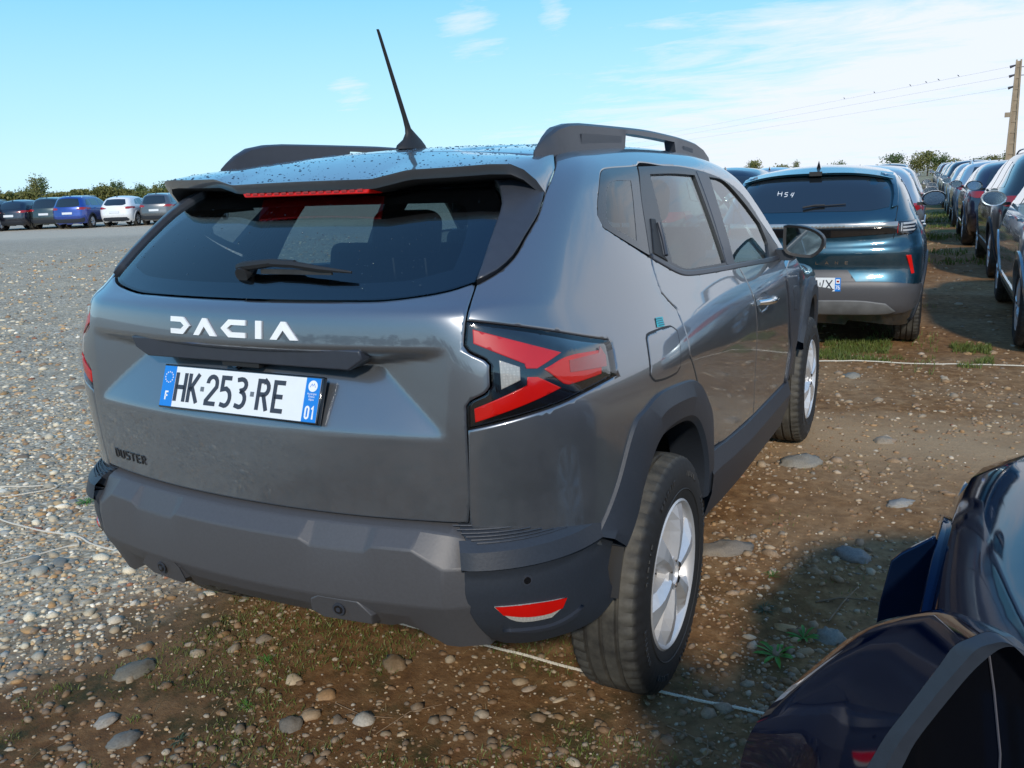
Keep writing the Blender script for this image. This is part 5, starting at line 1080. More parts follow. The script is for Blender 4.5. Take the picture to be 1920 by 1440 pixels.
def hedge(P1, P2, n, hgt, dep, mat, label, seed):
    r = np.random.default_rng(seed); t = r.random(n); d = np.array([P2.x-P1.x, P2.y-P1.y]); L_ = np.hypot(*d); nn = np.array([-d[1], d[0]])/L_; o = r.uniform(-dep, dep, n)
    x = P1.x+d[0]*t+nn[0]*o; y = P1.y+d[1]*t+nn[1]*o; top = hgt*(.62+.55*vnoise(t*L_, t*0, 2.6, seed)+.25*vnoise(t*L_, t*0, .8, seed+1)); z = top*r.random(n)**.7
    c = np.stack([x, y, z], 1); s = r.uniform(.10, .26, n); A = r.normal(0, 1, (n, 3)); A /= np.linalg.norm(A, axis=1, keepdims=True); B = np.cross(A, r.normal(0, 1, (n, 3))); B /= np.linalg.norm(B, axis=1, keepdims=True)
    V = np.stack([c+A*s[:, None], c+B*s[:, None]*.7, c-A*s[:, None], c-B*s[:, None]*.7], 1).reshape(-1, 3); me = bpy.data.meshes.new('hedge'); me.from_pydata(V.tolist(), [], (np.arange(4)[None]+(np.arange(n)*4)[:, None]).tolist()); me.materials.append(mat)
    tag(link(bpy.data.objects.new('hedge', me)), label, kind='stuff')
hedge(Vector((-124, 62)), Vector((-97, 100)), 26000, 2.5, 1.6, M_LEAFS[1], 'low continuous olive green scrub along the left horizon', 70)
for i in range(26):    # trees across the field behind the photographer; the tailgate mirrors them
    tree(-62+i*3.4+random.uniform(-1.2, 1.2), -92+i*-.6+random.uniform(-4, 4), random.choice([0, 2, 2, 1]), random.uniform(1.0, 1.7), 2, 'tree across the field behind the camera, mirrored in the tailgate', 'trees mirrored in the tailgate')
# ---------------------------------------------------------------- other cars: each kind built once from its own body surface, then copied
class CarShape:
    def __init__(s, L, W, H, zr, cz, bx=.17, k=.22, kr=.12, side=None, y1=None):
        s.L = L; s.W = W; s.H = H; s.zr = pch(*zip(*zr)); s.cz = pch(*zip(*cz)); s.bx = bx; s.k = k; s.kr = kr; q = H/1.62
        sd = side or [(.2,.90),(.35,.955),(.5,.985),(.7,1.0),(.85,1.0),(.95,.985),(1.02,.965),(1.1,.925),(1.2,.87),(1.35,.80),(1.5,.715),(1.7,.60)]
        s.sd = pch([a*q for a, b in sd], [b*W for a, b in sd])
    def F(s, x, y, z):
        x = np.abs(x); q = np.clip(.9-y, 0, 1); g = np.clip(y-(s.L-1.3), 0, 2); up = np.clip((z-1.05)/.4, 0, 1)
        w = s.sd(z)-(.14+.10*up)*q*q-.07*g*g
        c = smax(x-w, s.cz(z)+s.bx*x*x-y, s.k); t = z-(s.zr(y)-.07*(x/.6)**2); f = y-(s.L-.02-.26*(x/.85)**2-.22*np.clip(z-.62, 0, 1))
        return smax(smax(c, t, s.kr), f, .30)
def shell(sh, name, mat, parent, yw, rw=.41, zc=.34, nu=66, nv=30):
    F, L = sh.F, sh.L; Ls = L-1.9; U = np.concatenate([np.linspace(0, np.pi/2, 17), np.pi/2+np.linspace(0, Ls, nu-32)[1:], np.pi/2+Ls+np.linspace(0, np.pi/2, 17)[1:]]); PH = np.concatenate([np.linspace(-.62, .9, nv-8), np.linspace(.9, math.pi/2, 9)[1:]])
    uu, vv = np.meshgrid(U, PH); u = uu.ravel(); v = vv.ravel(); th = np.where(u < np.pi/2, u, np.where(u < np.pi/2+Ls, np.pi/2, u-Ls)); yo = .95+np.clip(u-np.pi/2, 0, Ls)
    D_ = np.stack([np.sin(th)*np.cos(v), -np.cos(th)*np.cos(v), np.sin(v)], 1); P = solve(np.stack([u*0, yo, u*0+.78], 1), D_, 0, 2., F); N = grad(F, P)
    n = len(U); m = len(PH); fa = []
    for i in range(m-1):
        for j in range(n-1):
            q = (i*n+j, i*n+j+1, (i+1)*n+j+1, (i+1)*n+j); c = P[list(q)].mean(0)
            if any((c[1]-y)**2+(c[2]-zc)**2 < rw*rw and c[0] > .5 for y in yw): continue
            if c[2] < .24: continue
            fa.append(q)
    V = np.vstack([P, P*[-1, 1, 1]]); NN = np.vstack([N, N*[-1, 1, 1]]); fa += [tuple(i+len(P) for i in f[::-1]) for f in fa]
    return mesh_obj(name, V, fa, mat, parent, True, NN)
FAR_GLASS = simple('far_glass', (.010, .013, .016), .05, coat=1, spec=.8)
M_PLATE = simple('far_plate', (.62, .65, .68), .4, noise=.15, nscale=60)
M_LAMPF = simple('far_lamp', (.30, .008, .006), .18, coat=1)
M_HEADL = simple('head_lamp', (.35, .36, .37), .12, coat=1)
M_DALLOY = simple('dark_alloy', (.03, .03, .032), .3, metal=.6)
SM_WHEEL = make_wheel(None, detail=False, spokes=7); DK_WHEEL = make_wheel(None, detail=False, spokes=5, alloy=M_DALLOY); NR_WHEEL = make_wheel(None, detail=True, spokes=7)
def ring(cy, cz_, r0, r1, n=26, a0=-14, a1=194): 
    A = [math.radians(a0+(a1-a0)*i/n) for i in range(n+1)]; return [(cy+r1*math.cos(a), cz_+r1*math.sin(a)) for a in A]+[(cy+r0*math.cos(a), cz_+r0*math.sin(a)) for a in A[::-1]]
def make_car(sh, o, paint_m, wheel, arch=M_CLAD, yw=None, wr=.35, label='', group=None, spec=None):
    """o: dict of outlines. rear mode (x,z), side mode (y,z)"""
    e = tag(empty('parked_car'), label, 'car', group); F = sh.F; yw = yw or (.86, sh.L-.90)
    body = shell(sh, 'body', paint_m, e, yw, rw=wr+.055)
    sym = lambda h: h+[(-a, b) for a, b in h[::-1] if abs(a) > 1e-6]
    patch('rear_window', sym(o['rglass']), 'rear', F, FAR_GLASS, e, res=.06, off=.003, bev=0, skirt=.01)
    lb = patch('lower_bumper', sym(o['bump']), 'rear', F, o.get('bmat', M_CLAD), e, res=.07, off=.012, bev=.004, skirt=.02)
    for mr in (0, 1):
        for q in o['wins']: patch('side_window', q, 'side', F, FAR_GLASS, e, res=.07, off=.004, bev=0, skirt=.008, mirror=mr)
        patch('tail_lamp', o['lamp'], 'cor2' if False else 'rear', F, M_LAMPF, e, res=.05, off=.006, bev=.002, skirt=.015, mirror=mr)
        if 'lamp2' in o: patch('tail_lamp', o['lamp2'], 'side', F, M_LAMPF, e, res=.05, off=.006, bev=.002, skirt=.015, mirror=mr)
        for y in yw: patch('wheel_arch', ring(y, .34, wr+.03, wr+.10), 'side', F, arch, e, res=.07, off=.012, bev=.003, skirt=.05, mirror=mr)
        patch('sill', [(yw[0]+wr+.06, .24), (yw[1]-wr-.06, .24), (yw[1]-wr-.06, .40), (yw[0]+wr+.06, .40)], 'side', F, arch, e, res=.15, off=.012, bev=.003, skirt=.02, mirror=mr)
        patch('head_lamp', [(sh.L-.62, .80), (sh.L-.36, .70), (sh.L-.40, .62), (sh.L-.60, .70)], 'side', F, M_HEADL, e, res=.1, off=.004, bev=0, skirt=.01, mirror=mr)
        sx = -1 if mr else 1; X = float(pt('side', [(o['my'], 1.0)], F)[0][0]); Q = arc(X+.13, o['mz'], .115, .075, 0, 360, 14)[:-1]; Q = [(a, b+.012*(a-X)*3) for a, b in Q]
        m = loft('door_mirror', [[(sx*(X+.13+(a-X-.13)*k), o['my']+dy, o['mz']+(b-o['mz'])*k) for a, b in Q+[Q[0]]] for k, dy in ((.84, .006), (1, 0), (1.02, .05), (.8, .10), (.3, .12))], o.get('mirmat', paint_m), e, sharp=60)
        mesh_obj('mirror_glass', [(sx*(X+.13+(a-X-.13)*.86), o['my']+.004, o['mz']+(b-o['mz'])*.86) for a, b in Q], [tuple(range(len(Q)))], M_CHR, m); MB().box((sx*(X+.02), o['my']+.05, o['mz']-.05), (.09, .06, .03)).build('mirror_arm', M_MATB, m)
        for q in o.get('handles', []):
            P_ = pt('side', [q], F)[0]; MB().box((sx*(P_[0]+.012), q[0], q[1]), (.022, .17, .022)).build('door_handle', paint_m if o.get('hmat') is None else o['hmat'], e)
        for q in o.get('seams', []): 
            P_ = pt('side', q, F); MB().tube([(sx*(a[0]-.001), a[1], a[2]) for a in P_], .0035, 4).build('door_seam', M_MATB, e)
        if o.get('rails'):
            xs = .54; zt = lambda y: float(pt('roof', [(xs, y)], F)[0][2]); ys = np.linspace(.75, 2.5, 9); MB().tube([(sx*xs, y, zt(y)+(.045 if 0 < i < 8 else .0)) for i, y in enumerate(ys)], .014, 6).build('roof_rail', o.get('railmat', M_CHR), e, True)
        for y in yw:
            w = copy_tree(wheel, e); X2 = float(pt('side', [(y, .62)], F)[0][0]); place_wheel(w, sx*(X2-.125), y, wr-.003, left=bool(mr)); s = wr/.355; w.scale = (1, s, s)
    patch('windscreen', [(-.50, o['ws'][0]), (.50, o['ws'][0]), (.64, o['ws'][1]), (-.64, o['ws'][1])], 'roof', F, FAR_GLASS, e, res=.1, off=.003, bev=0, skirt=.01)
    px_, pz_ = 0, o['plate']; yp = float(pt('rear', [(0, pz_)], F)[0][1]); MB().box((0, yp-.010, pz_), (.52, .014, .11), Euler((math.radians(-8), 0, 0)).to_matrix()).build('number_plate', M_PLATE, e)
    MB().box((0, sh.L*.5, .34), (1.25, sh.L-.7, .16)).build('underbody', M_MATB, e)
    for y in yw: MB().box((0, y, .52), (1.30, .82, .56)).build('wheel_housing', M_MATB, e)
    if o.get('fin'):
        y = o['fin']; z = float(sh.zr(y)); f = MB().add([(-.02,y-.05,z-.01),(.02,y-.05,z-.01),(.02,y+.11,z-.01),(-.02,y+.11,z-.01),(0,y-.055,z+.065),(0,y-.02,z+.06)], [(0,1,4),(1,2,5,4),(2,3,5),(3,0,4,5)]); f.build('aerial_fin', M_BLK, e)
    return e
suvS = CarShape(4.52, .925, 1.66, [(.1,1.55),(.35,1.60),(.6,1.63),(1.2,1.66),(1.9,1.65),(2.4,1.58),(3.2,1.12),(3.5,1.08),(4.1,1.00),(4.5,.80)], [(.25,.14),(.4,.05),(.6,.0),(.8,.02),(1.0,.045),(1.08,.07),(1.16,.11),(1.4,.23),(1.58,.33),(1.8,.5)])
suvO = dict(rglass=[(0,1.10),(.40,1.10),(.60,1.14),(.60,1.22),(.52,1.50),(0,1.53)], bump=[(0,.30),(.72,.32),(.80,.42),(.80,.56),(.55,.50),(0,.50)], lamp=[(.50,.96),(.80,.94),(.86,.98),(.86,1.06),(.70,1.07),(.50,1.03)], lamp2=[(.42,.94),(.80,.97),(.78,1.03),(.40,1.05)],
    wins=[[(.52,1.17),(.98,1.15),(1.02,1.46),(.75,1.45)],[(1.06,1.145),(1.88,1.12),(1.84,1.50),(1.10,1.48)],[(1.96,1.12),(2.98,1.09),(2.80,1.20),(2.38,1.46),(1.93,1.505)]], my=2.72, mz=1.15, ws=(2.40,3.15), plate=.78, rails=True, fin=.62,
    handles=[(1.30,1.02),(2.18,1.00)], seams=[[(1.04,1.12),(1.02,.95),(1.20,.75),(1.26,.45)],[(1.94,1.10),(1.97,.9),(1.97,.42)],[(3.0,1.06),(3.02,.8),(2.98,.42)]])
hatS = CarShape(4.32, .90, 1.50, [(.1,1.34),(.4,1.42),(.7,1.46),(1.2,1.50),(1.8,1.49),(2.2,1.43),(3.1,1.04),(3.4,1.0),(3.95,.90),(4.3,.72)], [(.25,.16),(.4,.05),(.58,.0),(.75,.02),(.92,.05),(1.0,.09),(1.1,.17),(1.3,.38),(1.42,.52),(1.6,.75)])
hatO = dict(rglass=[(0,1.04),(.42,1.04),(.58,1.09),(.55,1.18),(.48,1.33),(0,1.35)], bump=[(0,.26),(.62,.28),(.70,.36),(.60,.46),(0,.47)], lamp=[(.38,.89),(.72,.86),(.84,.90),(.85,.97),(.62,.97)], lamp2=[(.40,.87),(.66,.90),(.64,.95),(.40,.97)],
    wins=[[(.86,1.09),(1.20,1.06),(1.18,1.33),(1.02,1.29)],[(1.25,1.06),(1.88,1.03),(1.84,1.37),(1.24,1.345)],[(1.96,1.03),(2.90,1.0),(2.72,1.11),(2.28,1.33),(1.92,1.375)]], my=2.62, mz=1.06, ws=(2.26,3.05), plate=.72, fin=.62, handles=[(1.42,.94),(2.22,.92)],
    seams=[[(1.22,1.03),(1.2,.9),(1.36,.7),(1.40,.42)],[(1.93,1.0),(1.96,.85),(1.96,.42)],[(2.9,.98),(2.94,.8),(2.9,.42)]])
def pm(name, col, metal=.6): return paint('paint_'+name, col, metal, .32, .3)
PAINTS = dict(navy=pm('navy', (.008,.012,.028)), teal=pm('teal_grey', (.030,.048,.052)), blue=pm('bright_blue', (.006,.045,.30), .4), white=pm('white', (.78,.79,.80), .0), grey=pm('mid_grey', (.12,.125,.135)), black=pm('black', (.006,.006,.008), .3), silver=pm('silver', (.42,.44,.46), .7), purple=pm('dark_violet', (.020,.016,.040)), dkgrey=pm('dark_grey', (.05,.053,.06)), lblue=pm('light_blue_grey', (.34,.42,.48), .5), red=pm('dark_red', (.10,.008,.010)))
base_suv = make_car(suvS, suvO, PAINTS['grey'], SM_WHEEL, label='x'); base_hat = make_car(hatS, hatO, PAINTS['white'], SM_WHEEL, arch=PAINTS['white'], label='x')
used_base = set()
def repaint(o, old, new):
    for s in o.material_slots:
        if s.material is old: s.link = 'OBJECT'; s.material = new
    for c in o.children: repaint(c, old, new)
def put(base, x, y, az, col, label, group, scale=None, lamp=None):
    old = PAINTS['grey'] if base is base_suv else PAINTS['white']
    if base.name not in used_base: c = base; used_base.add(base.name)
    else: c = None
    PLACED.append((base, x, y, az, col, label, group, scale, old))
PLACED = []
L_ = 'cars parked in the far row at left'
for base, px, col, lab, sc in ((base_suv, (-44.1,26.3), 'black', 'black car cut off by the left edge, first of the far row', 1), (base_hat, (-43.2,27.6), 'navy', 'dark navy car, between the black car and the dark teal SUV', 1.06), (base_suv, (-41.9,28.7), 'teal', 'dark teal grey SUV left of the bright blue SUV', 1),
    (base_suv, (-39.7,28.5), 'blue', 'bright blue SUV with roof rails in the far row at left', 1.02), (base_hat, (-38.0,30.0), 'white', 'white hatchback in the far row, right of the bright blue SUV', 1.06), (base_suv, (-36.4,31.2), 'grey', 'mid grey SUV with rear badge, right of the white hatchback', 1.0), (base_hat, (-35.9,33.3), 'dkgrey', 'dark grey car half hidden behind the roof spoiler at left', 1.0)):
    put(base, px[0], px[1], -28, col, lab, L_, sc)
B_ = 'cars parked nose to tail in the right row'
for base, x, y, col, lab, sc in ((base_suv, 2.92, 11.05, 'black', 'black SUV with wide red tail lamp behind the silver car at right', 1.02), (base_hat, 2.60, 16.5, 'purple', 'dark violet hatchback with red tail lamp ahead of the black SUV', 1.04),
    (base_suv, 2.42, 22.2, 'lblue', 'pale blue car fourth in the right row', .95), (base_hat, 2.22, 27.6, 'silver', 'silver car fifth in the right row', 1.05), (base_suv, 2.02, 33.2, 'navy', 'dark blue SUV sixth in the right row', 1), (base_suv, 1.85, 39, 'dkgrey', 'dark grey SUV seventh in the right row', 1), (base_hat, 1.65, 45, 'white', 'white car eighth in the right row', 1.08), (base_suv, 1.4, 51, 'red', 'dark red car ninth in the right row', 1), (base_suv, 1.2, 57, 'blue', 'blue car tenth in the right row, farthest one', 1)): put(base, x, y, -2.1, col, lab, B_, sc)
A_g = 'cars parked nose to tail ahead of the dark grey SUV'
for base, x, y, col, lab, sc in ((base_hat, .30, 11.6, 'silver', 'silver hatchback just ahead of the teal car', 1.03), (base_suv, .10, 17.4, 'silver', 'silver SUV two cars ahead of the teal car, its roof just showing', .93), (base_hat, -.1, 23, 'dkgrey', 'dark grey car three ahead of the teal car', 1), (base_suv, -.9, 36.5, 'grey', 'mid grey car ahead across the grassy gap, left of the far lane', 1)): put(base, x, y, -2.1, col, lab, A_g, sc)
C_g = 'cars whose roofs show between the grey SUV and the teal car'
for x, y, col, lab in ((-2.35, 9.0, 'dkgrey', 'dark grey car mostly hidden behind the dark grey SUV'), (-2.5, 15.2, 'navy', 'dark blue roof just right of the front pillar of the dark grey SUV'), (-2.7, 20.8, 'lblue', 'pale blue roof behind the dark blue roof'), (-2.9, 26.4, 'black', 'black roof farthest behind the teal car, upper left')): put(base_hat, x, y, -2.1, col, lab, C_g, 1.08)
D_g = 'cars parked in the rows beyond the right row'
for i, (x, y, col) in enumerate(((5.6,14.5,'grey'),(5.4,20.3,'black'),(5.2,26,'navy'),(5.0,31.8,'silver'),(4.8,37.5,'dkgrey'),(8.3,20,'white'),(8.0,26.5,'teal'),(7.8,33,'navy'))): put((base_suv, base_hat)[i % 2], x, y, -2.1, col, ['grey SUV beside the black SUV, in the next row to the right', 'black hatchback in the second row from the right lane, behind the grey SUV', 'navy SUV in the second row beyond the black hatchback', 'silver hatchback in the second row beyond the navy SUV', 'dark grey SUV at the far end of the second row', 'white hatchback, nearest one in the third row to the right', 'teal grey SUV in the third row to the right', 'navy hatchback, farthest one in the third row'][i], D_g, 1)
firsts = {}
todo = []
for base, x, y, az, col, label, group, sc, old in PLACED:
    if base.name in firsts: c = copy_tree(base)
    else: firsts[base.name] = 1; c = None
    todo.append((c, base, x, y, az, col, label, group, sc, old))
for c, base, x, y, az, col, label, group, sc, old in todo:
    c = c or base; c.location = (x, y, 0); c.rotation_euler = (0, 0, -math.radians(az)); c.scale = (1 if col != 'white' or base is base_suv else 1, sc or 1, sc or 1); c.scale[0] = 1
    tag(c, label, 'car', group)
    if PAINTS[col] is not old: repaint(c, old, PAINTS[col])
# ---- the teal car in front of the SUV
def teal_paint(): return paint('teal_paint', (.012, .055, .088), .7, .33, .35)
P_TEAL = teal_paint()
tS = CarShape(4.54, .905, 1.54, [(.1,1.36),(.3,1.44),(.5,1.485),(.9,1.53),(1.5,1.545),(2.0,1.53),(2.4,1.46),(3.3,1.05),(3.6,1.0),(4.1,.92),(4.5,.75)], [(.28,.14),(.36,.05),(.42,.02),(.55,.0),(.60,.02),(.70,.05),(.80,.035),(.86,.03),(.93,.06),(1.05,.05),(1.10,.075),(1.17,.13),(1.3,.25),(1.42,.37),(1.55,.53)], k=.20, kr=.10)
tO = dict(rglass=[(0,1.165),(.44,1.165),(.585,1.19),(.592,1.29),(.56,1.37),(.47,1.425),(0,1.435)], bump=[(0,.335),(.74,.34),(.86,.40),(.885,.48),(.86,.565),(.60,.60),(0,.60)], bmat=M_SKID, lamp=[(.655,1.06),(.70,1.065),(.70,.985),(.655,.985)],
    wins=[[(.72,1.10),(1.10,1.08),(1.14,1.37),(.98,1.36)],[(1.18,1.075),(1.94,1.055),(1.90,1.42),(1.20,1.39)],[(2.02,1.05),(3.02,1.02),(2.82,1.14),(2.40,1.38),(1.98,1.43)]], my=2.55, mz=1.17, ws=(2.45,3.22), plate=.585, fin=.72, mirmat=M_BLK, handles=[(1.42,.97),(2.26,.95)],
    seams=[[(1.16,1.04),(1.16,.9),(1.3,.7),(1.34,.45)],[(1.97,1.04),(2.0,.9),(2.0,.42)]])
teal = make_car(tS, tO, P_TEAL, NR_WHEEL, arch=M_CLAD, label='teal blue crossover parked ahead of the dark grey SUV, H54 chalked on its glass', wr=.352)
TF = tS.F
rr_ = lambda q, **k: patch(k.pop('name'), q, 'rear', TF, k.pop('mat'), k.pop('par', teal), **{**dict(res=.03, off=.006, bev=.002, skirt=.015), **k})
sy = lambda h: h+[(-a, b) for a, b in h[::-1] if abs(a) > 1e-6]
rr_(sy([(0,1.035),(.655,1.04),(.655,1.072),(0,1.068)]), name='light_bar', mat=simple('light_bar_strip', (.42,.40,.38), .15, metal=.6, coat=1, noise=.2, nscale=9), off=.012)
rr_(sy([(0,.955),(.645,.985),(.655,1.034),(0,1.03)]), name='lamp_band', mat=M_BLK, off=.007)
for mr in (0, 1):
    lo_ = rr_([(.66,.972),(.76,.975),(.80,1.01),(.79,1.075),(.66,1.076)], name='tail_lamp', mat=M_BLK, off=.010, mirror=mr)
    for zz in (1.055, 1.03, 1.005): rr_([(.69,zz-.006),(.77,zz-.006),(.78,zz+.006),(.69,zz+.006)], name='lamp_bar', mat=M_HEADL, par=lo_, off=.0135, bev=0, skirt=.004, mirror=mr)
    rr_([(.676,1.0),(.684,1.0),(.684,1.06),(.676,1.06)], name='lamp_bar', mat=M_HEADL, par=lo_, off=.0135, bev=0, skirt=.004, mirror=mr)
    rr_([(.735,.81),(.768,.81),(.80,.66),(.778,.657)], name='reflector', mat=M_RED, mirror=mr)
    rr_([(.50,1.447),(.605,1.42),(.635,1.30),(.64,1.187),(.60,1.178),(.605,1.29),(.575,1.38)], name='window_side_trim', mat=P_TEAL, off=.02, mirror=mr, skirt=.03)
    q = pt('rear', [(.665,1.38),(.65,1.19),(.64,1.09),(.638,.97),(.57,.74),(.54,.712)], TF)*[(-1 if mr else 1), 1, 1]; MB().tube([tuple(a) for a in q], .003, 4).build('tailgate_seam', M_MATB, teal)
q = pt('rear', [(-.54,.712),(0,.705),(.54,.712)], TF); MB().tube([tuple(a) for a in q], .003, 4).build('tailgate_seam', M_MATB, teal)
rec_ = rr_([(-.30,.70),(.30,.70),(.372,.605),(.27,.512),(-.27,.512),(-.372,.605)], name='plate_panel', mat=M_SKID, off=.004)
sk = rr_(sy([(0,.335),(.60,.34),(.68,.36),(.60,.43),(.40,.455),(0,.455)]), name='bumper_skid_panel', mat=simple('dusty_skid', (.125,.127,.128), .55, noise=.25, nscale=8), off=.022, bev=.006)
# plate in the recess, lettering on it
for ch in [c for c in teal.children if c.name.startswith('number_plate')]: bpy.data.objects.remove(ch)
tp = float(pt('rear', [(0,.585)], TF)[0][1])-.016; tf = lambda u, v, h: (u, tp-h, .585+v)
tpl = MB().prism([(-.26,-.055),(.26,-.055),(.26,.055),(-.26,.055)], -.01, .001, tf).build('number_plate', M_PLW, teal)
for s in (-1, 1): MB().prism([(s*.26,-.055),(s*.26,.055),(s*.217,.055),(s*.217,-.055)][::s], .001, .002, tf).build('plate_band', M_PLB, tpl)
strokes('plate_letter', glyph('-', .03, -.036, .072, .062), .011, .001, lambda u, v, h: tf(u, v, h+.001), M_INK, tpl); strokes('plate_letter', glyph('W', .072, -.036, .072, .115), .010, .001, lambda u, v, h: tf(u, v, h+.001), M_INK, tpl); strokes('plate_letter', glyph('X', .142, -.036, .072, .115), .010, .001, lambda u, v, h: tf(u, v, h+.001), M_INK, tpl)
for ch, gx in (('7', .2205), ('6', .2400)): strokes('plate_letter', glyph(ch, gx, -.040, .032, .030), .005, .0008, lambda u, v, h: tf(u, v, h+.002), M_WHT, tpl)
MB().prism([(.224,.008),(.253,.008),(.253,.044),(.224,.044)], .002, .0026, tf).build('plate_emblem', M_WHT, tpl); MB().prism([(.229,.018),(.248,.018),(.248,.032),(.229,.032)], .0026, .003, tf).build('emblem_mark', M_LAMPF, tpl)
def f_t(u, v, h): q = pt('rear', [(u, v)], TF); n = grad(TF, q)[0]; return tuple(q[0]+n*(h+.004))
S_ = [[(-.285,1.332),(-.287,1.298)],[(-.255,1.328),(-.256,1.292)],[(-.290,1.316),(-.252,1.311)],[(-.205,1.322),(-.228,1.320),(-.229,1.308),(-.208,1.304),(-.212,1.290),(-.232,1.288)],[(-.168,1.318),(-.182,1.300),(-.160,1.298)],[(-.155,1.320),(-.170,1.282)]]
strokes('chalk_marking', S_, .004, .0008, f_t, M_WHT, teal)
for k, ch in enumerate('LYANE'[::1]) if False else enumerate('CLANE'):
    strokes('model_letter', glyph(ch, -.02+.075*k, .745, .022, .05), .004, .0015, lambda u, v, h: f_t(u, v, h-.003), M_CHR, teal) if k > 0 else None
logo_ = [[(-.012,1.03),(-.012,.995),(.004,.995)],[(.022,1.03),(.022,.995),(.006,.995)]]
strokes('badge', logo_, .007, .004, lambda u, v, h: f_t(u, v, h+.012), M_CHR, teal)
MB().tube([f_t(-.07,1.185,.02), f_t(.02,1.20,.02), f_t(.10,1.202,.018)], .010, 6).build('wiper_arm', M_MATB, teal, True); MB().tube([f_t(0,1.198,.01), f_t(.26,1.212,.01)], .005, 6).build('wiper_blade', M_MATB, teal, True)
# roof spoiler lip and camera pod
lp = [pt('rear', [(x, 1.452-.05*(abs(x)/.55)**3)], TF)[0]+np.array([0, -.055+.03*(abs(x)/.6)**2, .022]) for x in np.linspace(-.60, .60, 25)]; up_ = [np.array([q[0], q[1]+.30, float(tS.zr(q[1]+.30))-.07*(q[0]/.6)**2+.004]) for q in lp]
loft('spoiler', [up_, lp, [q-np.array([0, -.012, .018]) for q in lp], [q-np.array([0, -.10, .03]) for q in lp]], P_TEAL, teal, sharp=40)
MB().box((0, float(lp[12][1])+.01, float(lp[12][2])-.005), (.10, .05, .035)).build('washer_pod', M_MATB, teal)
teal.location = (.50, 5.95, 0); teal.rotation_euler = (0, 0, math.radians(3.2))
# ---- the silver car cut by the right edge
silv = make_car(suvS, suvO, PAINTS['lblue'], NR_WHEEL, arch=PAINTS['lblue'], label='silver blue car cut off by the right edge, beside the teal car')
silv.location = (2.98, 5.92, 0); silv.rotation_euler = (0, 0, math.radians(1.2))
WHEEL_F = SM_WHEEL
for w in (DK_WHEEL, NR_WHEEL):
    for c in list(w.children_recursive): bpy.data.objects.remove(c)
    bpy.data.objects.remove(w)
# ---------------------------------------------------------------- the dark car in the right foreground, its left door mirror close to the lens
P_BLK = paint('foreground_black', (.0018,.006,.020), .0, .40, .02)
P_BLK.node_tree.nodes['Principled BSDF'].inputs['Coat IOR'].default_value = 1.24
P_BLK.node_tree.nodes['Principled BSDF'].inputs['Specular IOR Level'].default_value = .45
b_ = P_BLK.node_tree.nodes['Principled BSDF']; b_.inputs['Coat Weight'].default_value = 0.0; b_.inputs['Specular Tint'].default_value = (.25, .50, 1.0, 1)
for l_ in list(b_.inputs['Roughness'].links): P_BLK.node_tree.links.remove(l_)
b_.inputs['Roughness'].default_value = .05
fS = CarShape(4.68, .90, 1.50, [(.1,1.34),(.4,1.42),(.7,1.46),(1.2,1.50),(1.8,1.49),(2.2,1.43),(3.0,1.08),(3.2,1.045),(3.6,1.015),(4.1,.965),(4.45,.88),(4.68,.66)], [(.25,.16),(.4,.05),(.58,.0),(.75,.02),(.92,.05),(1.0,.09),(1.1,.17),(1.3,.38),(1.42,.52),(1.6,.75)], kr=.10,
    side=[(.2,.90),(.35,.955),(.5,.985),(.7,1.0),(.85,.985),(.95,.93),(1.02,.89),(1.1,.86),(1.2,.82),(1.35,.75),(1.5,.66),(1.7,.55)])
fo_ = dict(hatO); fo_['wins'] = hatO['wins']
fc = make_car(fS, dict(fo_, mirmat=P_BLK), P_BLK, WHEEL_F, arch=P_BLK, label='glossy black car cut off at the lower right, its big door mirror nearest the camera')
for ch in [c for c in fc.children if c.name.startswith('door_mirror')]:
    if ch.data.vertices[0].co.x < 0:
        for g in list(ch.children): bpy.data.objects.remove(g)
        bpy.data.objects.remove(ch)
FX, FY = 2.45, -3.42; fc.location = (FX, FY, 0)
lc = lambda q: (q[0]-FX, q[1]-FY, q[2])
bon = [(-.655,3.16),(-.67,3.6),(-.65,4.1),(-.52,4.38),(0,4.48),(.52,4.38),(.65,4.1),(.67,3.6),(.655,3.16),(.50,3.08),(0,3.04),(-.50,3.08)]
patch('bonnet', bon, 'roof', fS.F, P_BLK, fc, res=.04, off=.010, bev=.006, skirt=.03)
br = pt('roof', [tuple(q) for q in resample([(a*1.012, b) for a, b in bon], .06)], fS.F); MB().tube([tuple(q+np.array([0, 0, .002])) for q in br]+[tuple(br[0]+np.array([0, 0, .002]))], .006, 5).build('bonnet_seam', M_MATB, fc)
# lifted flap on the wing
fl = [(1.462,.56),(1.468,.64),(1.484,.733),(1.50,.752),(1.556,.796),(1.562,.78),(1.562,.56)]
n = len(fl); V = [lc((x, .30, z)) for x, z in fl]+[lc((x+.004, .318, z)) for x, z in fl]
flap = bevel(mesh_obj('charging_flap', V, [tuple(range(n))[::-1], tuple(range(n, 2*n))]+[(i, (i+1) % n, n+(i+1) % n, n+i) for i in range(n)], P_BLK, fc), .004, 3)
MB().box(lc((1.57, .312, .67)), (.03, .012, .20)).build('flap_hinge', M_MATB, flap)
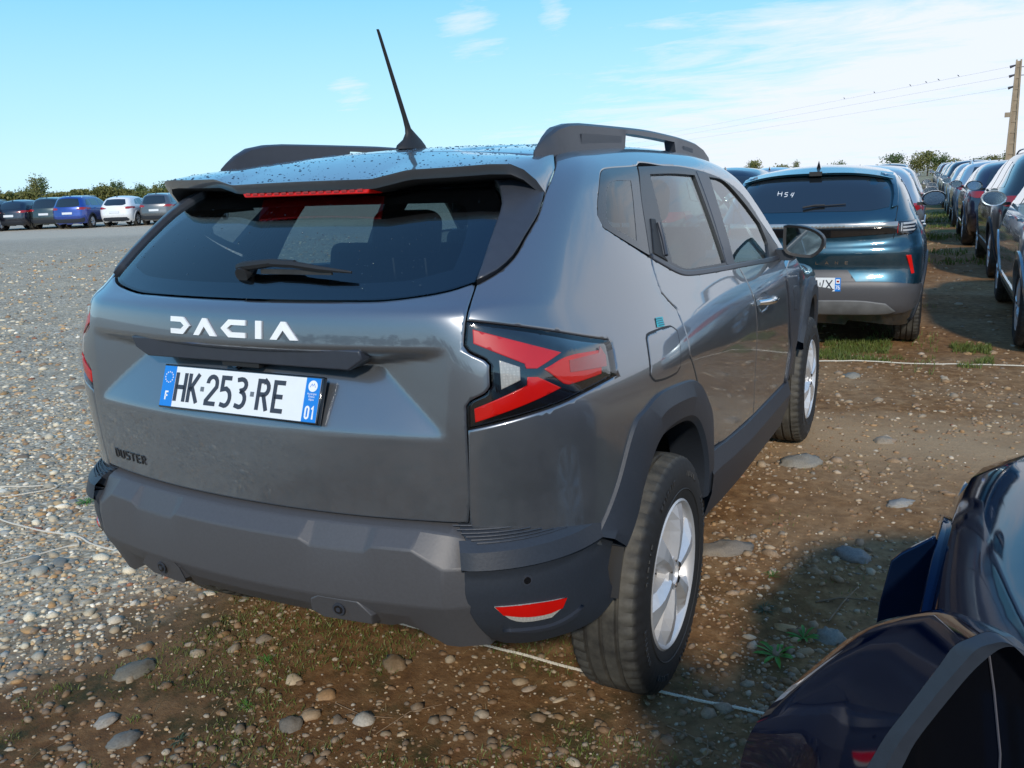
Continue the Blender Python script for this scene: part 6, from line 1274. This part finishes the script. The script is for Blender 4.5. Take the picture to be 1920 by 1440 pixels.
# door mirror
sil = [(1.385, 0.86), (1.395, 0.905), (1.397, 0.924), (1.406, 0.961), (1.427, 1.0), (1.46, 1.045), (1.497, 1.09), (1.521, 1.105), (1.556, 1.121), (1.569, 1.124), (1.601, 1.117), (1.62, 1.109), (1.635, 1.097), (1.69, 1.03), (1.7, 0.96), (1.67, 0.88), (1.6, 0.85), (1.45, 0.83)]
rid = [(1.445, 0.93), (1.469, 0.987), (1.48, 1.021), (1.491, 1.054), (1.504, 1.091), (1.526, 1.136), (1.54, 1.155), (1.554, 1.173), (1.566, 1.177), (1.594, 1.171), (1.61, 1.164), (1.623, 1.153), (1.69, 1.08), (1.71, 1.01), (1.69, 0.94), (1.64, 0.9), (1.58, 0.89), (1.5, 0.9)]
rmo = [(1.495,1.00),(1.513,1.076),(1.523,1.105),(1.533,1.132),(1.543,1.153),(1.553,1.174),(1.561,1.191),(1.568,1.206),(1.577,1.214),(1.587,1.220),(1.600,1.214),(1.63,1.185),(1.69,1.13),(1.71,1.05),(1.695,.985),(1.65,.96),(1.59,.955),(1.53,.965)]
rmi = [(1.512,1.01),(1.534,1.087),(1.544,1.115),(1.551,1.137),(1.564,1.165),(1.577,1.191),(1.585,1.204),(1.592,1.213),(1.598,1.216),(1.604,1.215),(1.612,1.206),(1.64,1.170),(1.68,1.12),(1.697,1.05),(1.685,.995),(1.645,.972),(1.59,.968),(1.54,.978)]
def ringy(P, y, k=4):
    P = P+[P[0]]; Q = dense([(a, y, b) for a, b in P], k); return [lc(q) for q in Q]
cen = lambda P, s: [(1.56+(a-1.56)*s, 1.02+(b-1.02)*s) for a, b in P]
mir_h = loft('door_mirror', [ringy(cen(sil, .1), -.600), ringy(cen(sil, .5), -.608), ringy(cen(sil, .82), -.635), ringy(sil, -.68), ringy([((a*2+c)/3+.0, (b*2+d)/3+.004) for (a, b), (c, d) in zip(sil, rid)], -.717), ringy([((a+2*c)/3, (b+2*d)/3+.003) for (a, b), (c, d) in zip(sil, rid)], -.754), ringy(rid, -.79), ringy(rmo, -.889)], P_BLK, fc, sharp=38)
loft('mirror_rim', [ringy(rmo, -.8895), ringy([((a+c)/2, (b+d)/2+.001) for (a, b), (c, d) in zip(rmo, rmi)], -.897), ringy(rmi, -.896), ringy(cen(rmi, .985), -.886), ringy(cen(rmi, .97), -.872)], M_CLAD, mir_h, sharp=40)
gq = resample(cen(rmi, .97), .02, 60); mesh_obj('mirror_glass', [lc((a, -.874, b)) for a, b in gq], [tuple(range(len(gq)))], simple('mirror_dark', (.03,.035,.05), .06, metal=.9), mir_h)
MB().tube([lc(q) for q in ((1.588,-.8755,1.199),(1.593,-.8755,1.173),(1.600,-.8755,1.129),(1.604,-.8755,1.05),(1.603,-.8755,.98))], .0007, 4).build('glass_dividing_line', simple('line_grey', (.10,.10,.12), .4), mir_h)
MB().box(lc((1.70, -.80, 1.00)), (.12, .08, .05)).build('mirror_arm', M_MATB, mir_h)
for c in list(SM_WHEEL.children_recursive): bpy.data.objects.remove(c)
bpy.data.objects.remove(SM_WHEEL)
